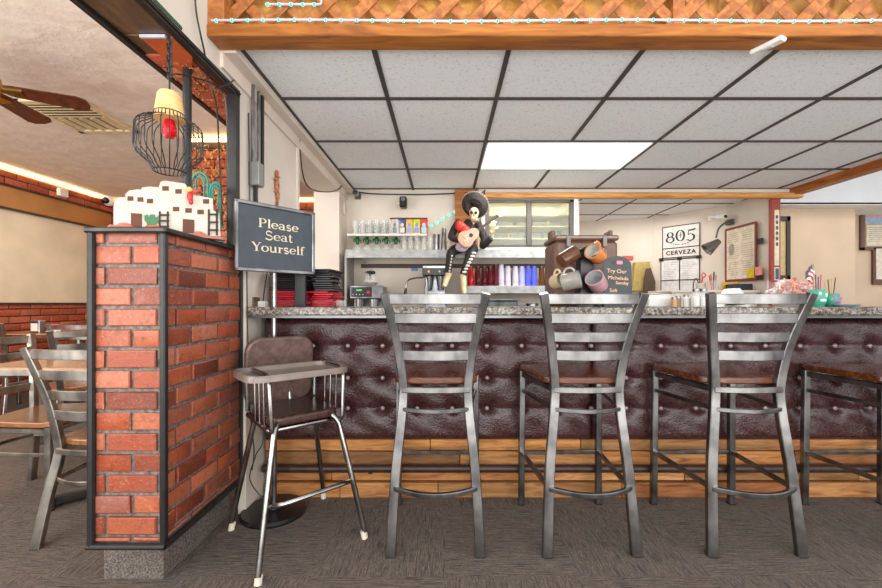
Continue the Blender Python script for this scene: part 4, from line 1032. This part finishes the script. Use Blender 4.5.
# drink dispenser
dd=thing('drink_dispenser','brown insulated drink dispenser with latches behind the mug rack','dispenser',(.825,2.46,ZB))
BRN=plain('brown_plastic',(104,76,62),.45,0,.1)
link('body',MB().bbox(-.185,.185,-.12,.13,0,.385,.018),BRN,dd)
link('lid',MB().bbox(-.188,.188,-.127,.137,.385,.415,.008).bbox(-.05,.05,-.03,.03,.414,.43,.006),BRN,dd)
for x in (-.18,.168): link('handle',MB().bbox(x-.008,x+.02,-.04,.04,.40,.46,.008),BRN,dd)
for x in (-.11,.1): link('latch',MB().bbox(x-.012,x+.012,-.142,-.128,.345,.41,.003),col('latch_grey',(120,110,104),.4),dd)
link('lid_line',MB().box(-.175,.175,-.134,-.13,.397,.405),col('lid_grey',(150,136,126),.5),dd)
rk=thing('mug_rack','black mug tree standing on the bar in front of the brown dispenser','mug rack',(.775,2.22,ZB))
link('post',MB().bbox(-.045,.045,-.03,.03,.015,.31,.01).prism([(-.045,.31),(.045,.31),(.0,.335)],-.03,.03,R(PI/2,'X')),BLACKPL,rk)
link('base',MB().lathe([(0,0),(.085,0),(.085,.012),(0,.018)],28),BLACKPL,rk)
pg=MB()
for x,z in ((-.06,.26),(.06,.27),(-.06,.15),(.06,.16)): pg.tube([V(x*.5,-.03,z),V(x*1.1,-.07,z+.02)],.006,8)
link('peg',pg,BLACKPL,rk)
def mug(label,c,px,py,d,rx,ry,rz,r=.042,h=.095,inner=None,group='mugs hanging on the mug rack'):
    t=thing('mug',label,'mug',P(px,py,d),0,group,None); r*=1.1; h*=1.05; t.rotation_euler=Euler((rx,ry,rz))
    link('cup',MB().lathe([(0,-h/2),(r*.9,-h/2),(r,-h/2+.008),(r,h/2),(r-.005,h/2),(r-.006,-h/2+.008),(0,-h/2+.006)],28),col('glaze%d'%px,c,.2),t)
    if inner: link('inside',MB().lathe([(r-.0062,h/2-.003),(r-.0068,-h/2+.009),(0,-h/2+.0075)],28),col('inside%d'%px,inner,.25),t)
    link('handle',MB().tube([V(0,r-.004+.028*math.sin(PI*k/10),.028*math.cos(PI*k/10)) for k in range(11)],.006,8),col('handle%d'%px,tuple(min(255,x+20) for x in c),.2),t)
    return t
mug('dark brown ribbed mug tipped sideways at the rack upper left',(92,52,30),568,257,2.14,0,math.radians(60),.35,.036,.1,(50,28,18))
mug('orange mug with white inside hanging at the rack upper right',(204,124,66),596,254,2.14,math.radians(70),0,math.radians(-50),.041,.08,(206,200,190))
mug('grey and yellow mug tipped at the rack lower left',(150,146,138),571,281,2.13,math.radians(78),0,math.radians(62),.043,.09,(186,192,196))
mug('pink mug with grey inside at the rack lower right',(196,150,158),597.5,283,2.12,math.radians(60),0,math.radians(-42),.044,.10,(176,176,178))
mug('small cream mug behind the grey one at the rack left edge',(206,186,150),558,281,2.2,math.radians(80),0,math.radians(20),.036,.07,(220,206,176))
cb=thing('chalkboard_sign','small chalkboard with handle hole and handwritten drinks in front of the rack','chalkboard',(P(618,300,2.1).x,2.10,ZB),0,None,(-.06,0,0))
cbp=[]
W_=.074
pts=[(-W_,0),(W_,0),(W_,.215)]+[(W_*math.cos(PI*k/16),.215+.052*math.sin(PI*k/16)) for k in range(1,16)]+[(-W_,.215)]
link('board',MB().prism(pts,-.005,.005,UP),col('chalk_slate',(68,72,74),.7),cb)
link('handle_hole',MB().prism(rrect(.05,.022,.010,5,-.008,.232),.005,.0058,UP),col('handle_hole_dark',(60,30,34)),cb)
link('pink_tag',MB().prism(rrect(.03,.018,.003,3,.012,.232),.0058,.0066,UP),col('pink_tag',(236,120,134)),cb)
lt=MB()
for s_,sz,x,z in (('Try Our',.030,-.004,.186),('Michelada',.027,.002,.150),('Sunday',.024,.022,.124),('Soft',.026,-.024,.085),('Drink',.024,.012,.056)):
    lt.merge(textmb(s_,sz,.0006,1).xf(T(x,-.0062,z)@R(.06,'Y')@UP))
link('lettering',lt,col('chalk_orange',(232,184,140)),cb)
# right-hand clutter
bxm=thing('paper_box','white cardboard box and papers on the bar right of the chalkboard','box',(P(656,305,2.45).x,2.45,ZB)); link('box',MB().bbox(-.085,.085,-.08,.08,0,.07,.003),WHITE,bxm); link('flap',MB().box(-.08,.1,-.09,.06,.07,.074,R(.05,'Y')),col('paper',(226,222,214)),bxm)
shp=[(674,.055,(206,160,120),'amber filled'),(680,.062,(150,120,96),'brown topped'),(686,.07,(226,224,220),'clear salt filled'),(690,.05,(196,190,180),'short white')]
for i,(px,h_,c_,nm) in enumerate(shp):
    t=thing('shaker',f'{nm} shaker on the bar between the box and tall jars','shaker',(P(px,305,2.3).x,2.30+.02*(i%2),ZB),0,'salt and spice shakers on the bar')
    link('jar',MB().lathe([(0,0),(.016,0),(.018,h_*.75),(.013,h_*.8),(0,h_*.8)],16),col('shk%d'%i,c_,.2),t); link('cap',MB().lathe([(.015,h_*.78),(.015,h_*.95),(0,h_)],16),STAIN,t)
for i,px in enumerate((696,703.5)):
    t=thing('sugar_jar',['tall glass jar left of its twin beside the third stool','tall glass jar nearest the third stool back'][i],'jar',(P(px,305,2.25).x,2.25,ZB),0,'tall glass sugar jars')
    link('jar',MB().lathe([(0,0),(.02,0),(.022,.07),(.016,.085),(.013,.085),(.019,.068),(.017,.004),(0,.004)],18),GLASS,t); link('sugar',MB().lathe([(0,.005),(.0165,.005),(.0185,.05),(0,.05)],18),WHITE,t); link('cap',MB().lathe([(.017,.083),(.018,.1),(0,.104)],18),STAIN,t)
# desk in kitchen with register etc.
dk=thing('service_counter','cream kitchen counter under the menu board','counter',(2.75,4.5,0))
link('body',MB().box(-.35,.55,-.25,.2,0,1.17),JAMB,dk); link('top',MB().bbox(-.37,.57,-.27,.22,1.17,1.195,.004),JAMB,dk)
def K(px,d): return P(px,300,d).x
rg=thing('payment_terminal','black and white card terminal with a yellow-green screen','payment terminal',(P(731,300,2.5).x,2.5,ZB))
link('body',MB().prism([(-.08,0),(.08,0),(.08,.03),(.02,.11),(-.0,.11)],-.06,.05,R(PI/2,'X')),WHITE,rg)
link('screen_unit',MB().bbox(-.065,.05,-.1,-.02,.075,.088,.004,R(.0,'X')@T(-.035,.02,-.01)@R(.5,'X')),BLACKPL,rg)
link('screen',MB().box(-.04,.0,-.075,-.05,.0885,.09,T(-.03,.02,-.01)@R(.5,'X')),emis('lime_screen',(190,220,60),.5),rg)
link('red_mark',MB().box(.02,.06,-.052,-.05,.04,.05,R(-.5,'Y')),col('mark_red',(206,50,40)),rg)
tag(link('black_case',MB().bbox(-.11,.11,-.06,.06,0,.07,.008),col('navy_case',(44,50,64),.4),None,(K(739,4.36),4.36,1.195)),'dark navy case on the kitchen counter below the menu board','case')
tag(link('yellow_folder',MB().bbox(-.09,.09,-.01,.01,0,.1,.002),col('yellow_paper',(226,186,74)),None,(K(730,4.5),4.50,1.195)),'yellow folder standing below the menu board','folder')
pc=thing('pen_cup','wire organiser cup full of pens and tools on the kitchen counter','cup',(K(710,4.5),4.45,1.195))
link('cup',MB().lathe([(.05,0),(.055,.11),(.052,.11),(.047,.004),(0,.004)],20),GLASS,pc)
for k,(dx,c_) in enumerate(((-.03,(200,70,60)),(-.012,(230,110,100)),(.008,(60,60,66)),(.028,(110,60,40)),(.018,(190,186,180)))): link('pen',MB().tube([V(dx*.5,0,.01),V(dx*1.4,.01*(k%2),.17+.02*(k%3))],.007),col('pen%d'%k,c_),pc)
pc2=thing('utensil_cup','cup with red scissors and black cords left of the pen cup','cup',(K(701,4.55),4.55,1.195)); link('cup',MB().lathe([(0,0),(.045,0),(.05,.09),(.046,.09),(0,.004)],20),col('clearish',(200,186,176),.3),pc2)
link('scissors',MB().tube([V(0,0,.05),V(.02,0,.16)],.008).tube([V(.03+.02*math.cos(2*PI*k/12),0,.18+.025*math.sin(2*PI*k/12)) for k in range(13)],.006),col('scissor_red',(214,60,60)),pc2)
link('cord',MB().tube(spline([V(-.02,0,.06),V(-.05,0,.14),V(-.08,0,.11),V(-.09,0,.03)]),.006),BLACKPL,pc2)
# 805 sign on angled wall: wall from (2.80,5.42) to (3.34,4.76)
wa=V(2.80,5.42,0); wb_=V(3.34,4.76,0); wd=(wb_-wa).normalized(); wn=V(wd.y,-wd.x,0)   # normal toward camera
if wn.y>0: wn=-wn
def onwall(px,py):
    # intersect pixel ray with wall plane
    kx=(px-CX)/F; t=((wa.x*wn.x+wa.y*wn.y))/(kx*wn.x+wn.y); return V(kx*t,t,EYE+(CY-py)*t/F)
def wallframe(c):
    return T(*c)@Matrix(((wd.x,-wn.x,0,0),(wd.y,-wn.y,0,0),(0,0,1,0),(0,0,0,1)))
c=onwall(681,238); wl=(onwall(700,238)-onwall(662.5,238)).length
sgn=thing('beer_sign','white metal sign reading 805 cerveza on the angled kitchen wall','sign',c+wn*.004)
Mw=wallframe(V(0,0,0))
hh=(onwall(681,224).z-onwall(681,247).z)/2; zc=.0
zt_=onwall(681,225).z-c.z; zm=onwall(681,247.5).z-c.z; zb_=onwall(681,257.5).z-c.z
link('plate',MB().box(-wl/2,wl/2,-.008,.0,zb_,zt_,Mw),col('sign_white',(222,216,210),.3),sgn)
BF=MB()
for (a,b,e,f) in ((-wl/2,wl/2,zt_-.012,zt_),(-wl/2,wl/2,zm-.006,zm+.006),(-wl/2,wl/2,zb_,zb_+.01),(-wl/2,-wl/2+.01,zb_,zt_),(wl/2-.01,wl/2,zb_,zt_)): BF.box(a,b,-.012,-.008,e,f,Mw)
link('border',BF,BLACKPL,sgn)
lt=serif_text('805',.09,1.2).xf(Mw@T(0,-.010,zm+.075)@UP)
lt.box(-.004,.004,-.012,-.01,(zt_+zm)/2-.02,(zt_+zm)/2+.05,Mw).box(-.02,.02,-.012,-.01,(zt_+zm)/2+.01,(zt_+zm)/2+.018,Mw)
for s_ in (-1,1):
    for k in range(4): lt.merge(MB().sphere((s_*(.025+.03*k),-.010,zm+.04+.006*k*k*.5),(.015,.002,.005),8,5).xf(Mw))
lt.merge(textmb('CERVEZA',.075,.001,1.15,.002).xf(Mw@T(0,-.010,(zm+zb_)/2)@UP))
link('lettering',lt,BLACKPL,sgn)
c=onwall(680,272)
sc3=thing('posted_sheets','four white papers under plastic clipped below the 805 sign','paper notice',c+wn*.004)
z1=onwall(680,258.5).z-c.z; z2=onwall(680,292).z-c.z; zm2=onwall(680,280).z-c.z
PG=MB().box(-wl/2,wl/2,-.006,0,z2,z1,Mw); link('paper',PG,col('sheet_white',(224,222,222),.2),sc3)
ln=MB()
for (a,b,e,f) in ((-wl/2,wl/2,z1-.012,z1),(-.006,.006,z2,z1),(-wl/2,wl/2,zm2-.005,zm2+.005),(-wl/2-.008,-wl/2,z2,z1),(wl/2,wl/2+.008,z2,z1),(-wl/2,wl/2,z2,z2+.01)): ln.box(a,b,-.012,-.006,e,f,Mw)
for x in (-wl/2,0,wl/2): ln.box(x-.025,x+.025,-.02,-.006,z1-.02,z1+.02,Mw)
link('clips_and_bars',ln,BLACKPL,sc3)
tx=MB(); rr_=random.Random(2)
for cx_ in (-wl/4,wl/4):
    for k in range(14): tx.box(cx_-.08,cx_-.08+rr_.uniform(.06,.16),-.0072,-.006,z1-.05-.022*k,z1-.045-.022*k,Mw)
link('print_lines',tx,col('print_grey',(168,166,166)),sc3)
# menu board on side wall X~3.34
def onside(px,py): 
    d=3.335*F/(px-CX); return V(3.335,d,EYE+(CY-py)*d/F)
a=onside(728,231); b=onside(756.5,278); a2=onside(756.5,222)
mb_=thing('menu_board','wood framed menu board on the side wall of the kitchen','menu board',(3.33,(a.y+b.y)/2,0))
ya=(a.y-b.y)/2; zt_=a2.z-.02; zbm=onside(742,279).z
link('sheet',MB().box(-.012,-.004,-ya,ya,zbm,zt_),col('menu_cream',(222,210,190)),mb_)
fm=MB().bbox(-.02,.0,-ya-.015,ya+.015,zt_,zt_+.025,.003).bbox(-.02,.0,-ya-.015,ya+.015,zbm-.025,zbm,.003).bbox(-.02,0,-ya-.02,-ya,zbm,zt_,.003).bbox(-.02,0,ya,ya+.02,zbm,zt_,.003)
link('frame',fm,col('mahogany',(120,52,34),.4),mb_)
tx=MB()
for cy_ in (-ya/2,ya/2):
    for k in range(24): 
        if k%8==5: continue
        L_=rr_.uniform(.12,ya*.8); tx.box(-.0135,-.012,cy_-L_/2,cy_+L_/2,zt_-.05-.024*k,zt_-.044-.024*k)
tx2=MB().sphere((-.0125,ya*.62,zt_-.23),(.001,.05,.07))
link('print_lines',tx,col('menu_print',(176,160,140)),mb_); link('picture',tx2,col('menu_pic',(150,146,138)),mb_)
for (px,py,c_,w_,nm) in ((753,273,(226,206,30),.05,'yellow'),(761,271,(236,150,140),.045,'pink')):
    p=onside(px,py); tag(link('sticky_note',MB().box(-.006,0,-w_,w_,-w_,w_),col('note_'+nm,c_),None,(p.x-.022,p.y,p.z)),f'{nm} sticky note at the lower corner of the menu board','note')
for (px,py,nm) in ((761,241,'upper'),(761,277,'lower')): 
    p=onside(px,py); tag(link('wall_switch',MB().bbox(-.01,0,-.035,.035,-.03,.03,.003),BLACKPL,None,(p.x-.002,p.y,p.z)),f'{nm} small black square on the wall right of the menu board','switch')
lm=thing('wall_lamp','grey goose-neck wall lamp pointing down left of the menu board','lamp',onside(732,222)+V(-.02,0,0))
p0=V(0,0,0); lo=Vector(lm.location)
link('arm',MB().tube(spline([p0,P(727,222,4.6)-lo,P(719,228,4.55)-lo,P(716,238,4.55)-lo]),.01),col('lamp_grey',(96,92,86),.4,.3),lm)
hp=P(712,246,4.5)-lo
link('shade',MB().lathe([(0,.1),(.03,.09),(.05,.02),(.075,-.07),(.07,-.07),(.04,.02),(0,.08)],22,T(*hp)@R(.9,'Y')@R(.2,'X')),col('lamp_grey2',(110,104,96),.35,.4),lm)
link('mount',MB().bbox(-.02,.02,-.04,.06,-.03,.03,.005),col('mount_grey',(80,76,72)),lm)
# paper bag and dark apron left of the sheets
pbg=thing('paper_bag','tan paper sack hanging on the kitchen wall behind the chalkboard','bag',P(641,276,5.42)); link('bag',MB().prism([(-.14,-.2),(.13,-.2),(.1,.19),(-.09,.18)],-.04,.04,R(PI/2,'X')),col('kraft',(186,160,96),.7),pbg)
apn=thing('hanging_apron','dark brown cloth hanging beside the tan paper sack','cloth',P(648,280,5.30)); link('cloth',MB().prism([(-.02,.15),(.03,.16),(.09,-.02),(.09,-.19),(-.06,-.19),(-.05,.0)],-.015,.015,R(PI/2,'X')),col('brown_cloth',(88,72,60),.8),apn)
tag(link('red_frame_card',MB().bbox(-.07,.07,-.01,.01,-.03,.03,.003),col('card_red',(200,90,80)),None,P(628,258,5.5)),'red edged card on the kitchen wall above the chalkboard','card')
# right wall things
def rp_(px,py,d): return P(px,py,d)
fpx=thing('wall_picture','dark framed tall picture on the tan wall right of the red post','picture',P(782,248,4.99))
hw_,hz=.085,.39
fm=MB().bbox(-hw_,hw_,-.03,0,hz-.06,hz,.004).bbox(-hw_,hw_,-.03,0,-hz,-hz+.05,.004).bbox(hw_-.05,hw_,-.03,0,-hz,hz,.004).bbox(-hw_,-hw_+.04,-.03,0,-hz,hz,.004)
link('frame',fm,col('dark_frame2',(56,48,42),.5),fpx); link('picture',MB().box(-hw_+.03,hw_-.04,-.012,-.004,-hz+.04,hz-.05),col('picture_tan',(200,176,128)),fpx)
bbd=thing('bulletin_board','brown framed notice board with certificates at the right edge','notice board',P(886,228,5.39))
w2=.36; h2=.30
fm=MB().bbox(-w2,w2,-.03,0,h2-.04,h2,.004).bbox(-w2,w2,-.03,0,-h2,-h2+.04,.004).bbox(-w2,-w2+.05,-.03,0,-h2,h2,.004).bbox(w2-.05,w2,-.03,0,-h2,h2,.004)
link('frame',fm,col('brown_frame',(104,74,54),.5),bbd); link('backing',MB().box(-w2+.03,w2-.03,-.01,-.002,-h2+.03,h2-.03),col('cork',(168,140,110)),bbd)
link('poster',MB().box(-.29,.25,-.014,-.01,.05,.23),col('poster_blue',(150,170,190)),bbd); link('poster_heading',MB().box(-.28,.24,-.016,-.014,.14,.2),col('poster_pink',(206,150,140)),bbd)
link('certificate',MB().box(-.28,-.02,-.018,-.012,-.24,.04),col('cert',(216,204,180)),bbd)
tx=MB()
for k in range(8): tx.box(-.25,-.06,-.0195,-.018,-.0-.026*k,.006-.026*k)
link('print_lines',tx,col('cert_print',(150,138,120)),bbd)
bb2=thing('certificate_frame','smaller framed certificate below the notice board at the right edge','framed certificate',P(890,266,5.39))
link('frame',MB().bbox(-.25,.25,-.03,0,-.25,.25,.004),col('brown_frame2',(96,62,40),.5),bb2); link('sheet',MB().box(-.22,.22,-.034,-.03,-.18,.23),col('cert2',(214,202,184)),bb2)
# candy basket & skull cups on right end of the bar
bk_=thing('plastic_wrap_basket','clear wrapped basket of pinkish candies on the bar behind the third stool','basket',(P(791,300,2.4).x,2.40,ZB))
link('bowl',MB().lathe([(0,0),(.08,0),(.13,.06),(.126,.06),(.077,.005),(0,.005)],28),col('bowl_clear',(216,206,200),.3),bk_)
rk_=random.Random(12)
link('wrap',MB().add([V(.13*math.cos(a_)*(1+.15*rk_.random()),.1*math.sin(a_),.05+rk_.random()*.02) for a_ in [2*PI*k/16 for k in range(16)]]+[V(.12*math.cos(a_),.09*math.sin(a_),.12+.06*rk_.random()) for a_ in [2*PI*k/16 for k in range(16)]],[(k,(k+1)%16,16+(k+1)%16,16+k) for k in range(16)]),thin_glass('cellophane',(245,235,235),.16,.15),bk_)
for k in range(46):
    a_=rk_.random()*2*PI; r_=rk_.random()**.5*.105; c_=k%4
    if k<4: globals()['CM%d'%k]=col('candy%d'%k,[(222,130,90),(216,170,160),(236,222,216),(190,110,96)][k],.25)
    o=link('wrapped_candy',MB().sphere((0,0,0),(.017,.011,.011),8,6).lathe([(.004,.012),(.012,.028),(.0,.028)],6,R(PI/2,'Y')).lathe([(.004,.012),(.012,.028),(.0,.028)],6,R(-PI/2,'Y')),globals()['CM%d'%c_],None,Vector(bk_.location)+V(r_*math.cos(a_)*1.05,r_*math.sin(a_)*.8,.045+.10*(1-r_/.13)+rk_.random()*.03),(rk_.random()*3,rk_.random()*3,rk_.random()*3))
    tag(o,f'small {["orange","pale pink","white","rust"][c_]} wrapped candy in the clear basket on the bar','candy','candies in the clear basket')
def skullcup(px,d,c_,c2,lab):
    t=thing('skull_cup',lab,'cup',(P(px,300,d).x,d,ZB)); t.scale=(.95,.95,1.25 if px<825 else .95); cc_=col('skc%d'%int(px*10),c_,.3)
    link('cup',MB().lathe([(0,0),(.03,0),(.042,.02),(.046,.05),(.038,.075),(.034,.075),(.04,.05),(.03,.01),(0,.006)],20),cc_,t)
    link('petals',MB().sphere((-.015,-.035,.055),(.010,.008,.010)).sphere((.014,-.038,.05),(.010,.008,.010)).sphere((0,-.036,.028),(.02,.01,.009)),col('skp%d'%int(px*10),c2,.4),t); return t
s1=skullcup(817,2.2,(70,160,130),(220,240,230),'green and white painted cup holding the little flag and pens')
s2=skullcup(831,2.2,(60,150,120),(216,50,190),'green cup with magenta flower holding thin straws')
for k in range(4): link('pen',MB().tube([V(-.01+.008*k,0,.02),V(-.02+.016*k,.005,.13+.01*(k%2))],.003),col('penb%d'%k,[(50,50,56),(60,70,110),(70,60,50),(180,60,120)][k]),s1)
for k in range(4): link('straw',MB().tube([V(-.01+.006*k,0,.02),V(-.035+.022*k,.005,.15+.006*k)],.0025),BLACKPL if k%2 else col('straw%d'%k,(190,150,80)),s2)
fg=thing('small_flag','small striped flag on a stick in the green and white cup','flag',(P(813,300,2.2).x,2.19,ZB))
link('stick',MB().tube([V(0,0,.02),V(-.012,0,.235)],.002),col('gold_stick',(170,140,80)),fg)
def flagf(u,v,k): return None
for k in range(6):
    m=MB().grid(6,1,lambda u,v:V(-.006-.035*u-.012*(v+k)/6*0, .006*math.sin(u*5+k), .115+ (k+v)*.013+ .012*math.sin(u*2.4)+.01*u))
    link('stripe',m,col('flag%d'%k,(190,40,50) if k%2==0 else (232,228,224)),fg)
link('canton',MB().grid(6,3,lambda u,v:V(-.008-.05*u,-.002+.006*math.sin(u*5),.17+.065*v*(1-.4*u)-.02*u)),col('flag_dark',(70,68,76)),fg)
tag(link('blue_dish',MB().lathe([(0,0),(.04,0),(.055,.012),(.05,.014),(.0,.006)],24),col('dish_blue',(160,176,196),.3),None,(P(842,305,2.15).x,2.12,ZB)),'flat pale blue dish at the right end of the bar items','dish')

# ============================================================ LIGHT, CAMERA
def area(name,loc,rot,sx,sy,e,c=(1,1,1)):
    l=bpy.data.lights.new(name,'AREA'); l.shape='RECTANGLE'; l.size=sx; l.size_y=sy; l.energy=e; l.color=c
    o=bpy.data.objects.new(name,l); COL.objects.link(o); o.location=loc; o.rotation_euler=rot; return o
area('front_fill_light',(1.2,-1.9,1.5),(math.radians(112),0,0),7.0,2.8,195,(1,.985,.96))  # unseen fill behind the camera, tilted up to brighten the ceiling
area('dining_fill_light',(-3.2,.2,1.7),(math.radians(108),0,0),3.0,2.2,85,(1,.97,.93))  # unseen fill added to lift the dining room and its ceiling
area('troffer_light',(.90,3.167,ZC-.02),(0,0,0),1.15,.54,26,(1,.98,.95))
area('kitchen_fill_light',(2.3,4.9,ZC-.03),(0,0,0),.9,.4,9,(1,.96,.9))  # added, unseen: gives the kitchen walls light of their own
area('right_room_light',(5.0,3.2,2.9),(0,0,0),1.5,1.5,22,(1,.96,.92))
area('dining_ceiling_fill',(-3.6,4.2,2.55),(0,0,0),.9,.9,26,(1,.92,.8))  # overhead fill added for the dining room, no fixture drawn
W=bpy.data.worlds.new('room_air'); SC.world=W; W.use_nodes=True
bgn=W.node_tree.nodes['Background']; bgn.inputs['Color'].default_value=(.97,.985,1,1); bgn.inputs['Strength'].default_value=1.15
cam=bpy.data.cameras.new('camera'); co=bpy.data.objects.new('camera',cam); COL.objects.link(co); SC.camera=co
cam.sensor_width=36; cam.lens=36*F/882; cam.shift_x=-4/882; cam.shift_y=9/882; co.location=(0,0,EYE); co.rotation_euler=(PI/2,0,0); cam.clip_start=.02
SC.view_settings.view_transform='Standard'; SC.view_settings.look='None'; SC.view_settings.gamma=1; SC.view_settings.exposure=0.30
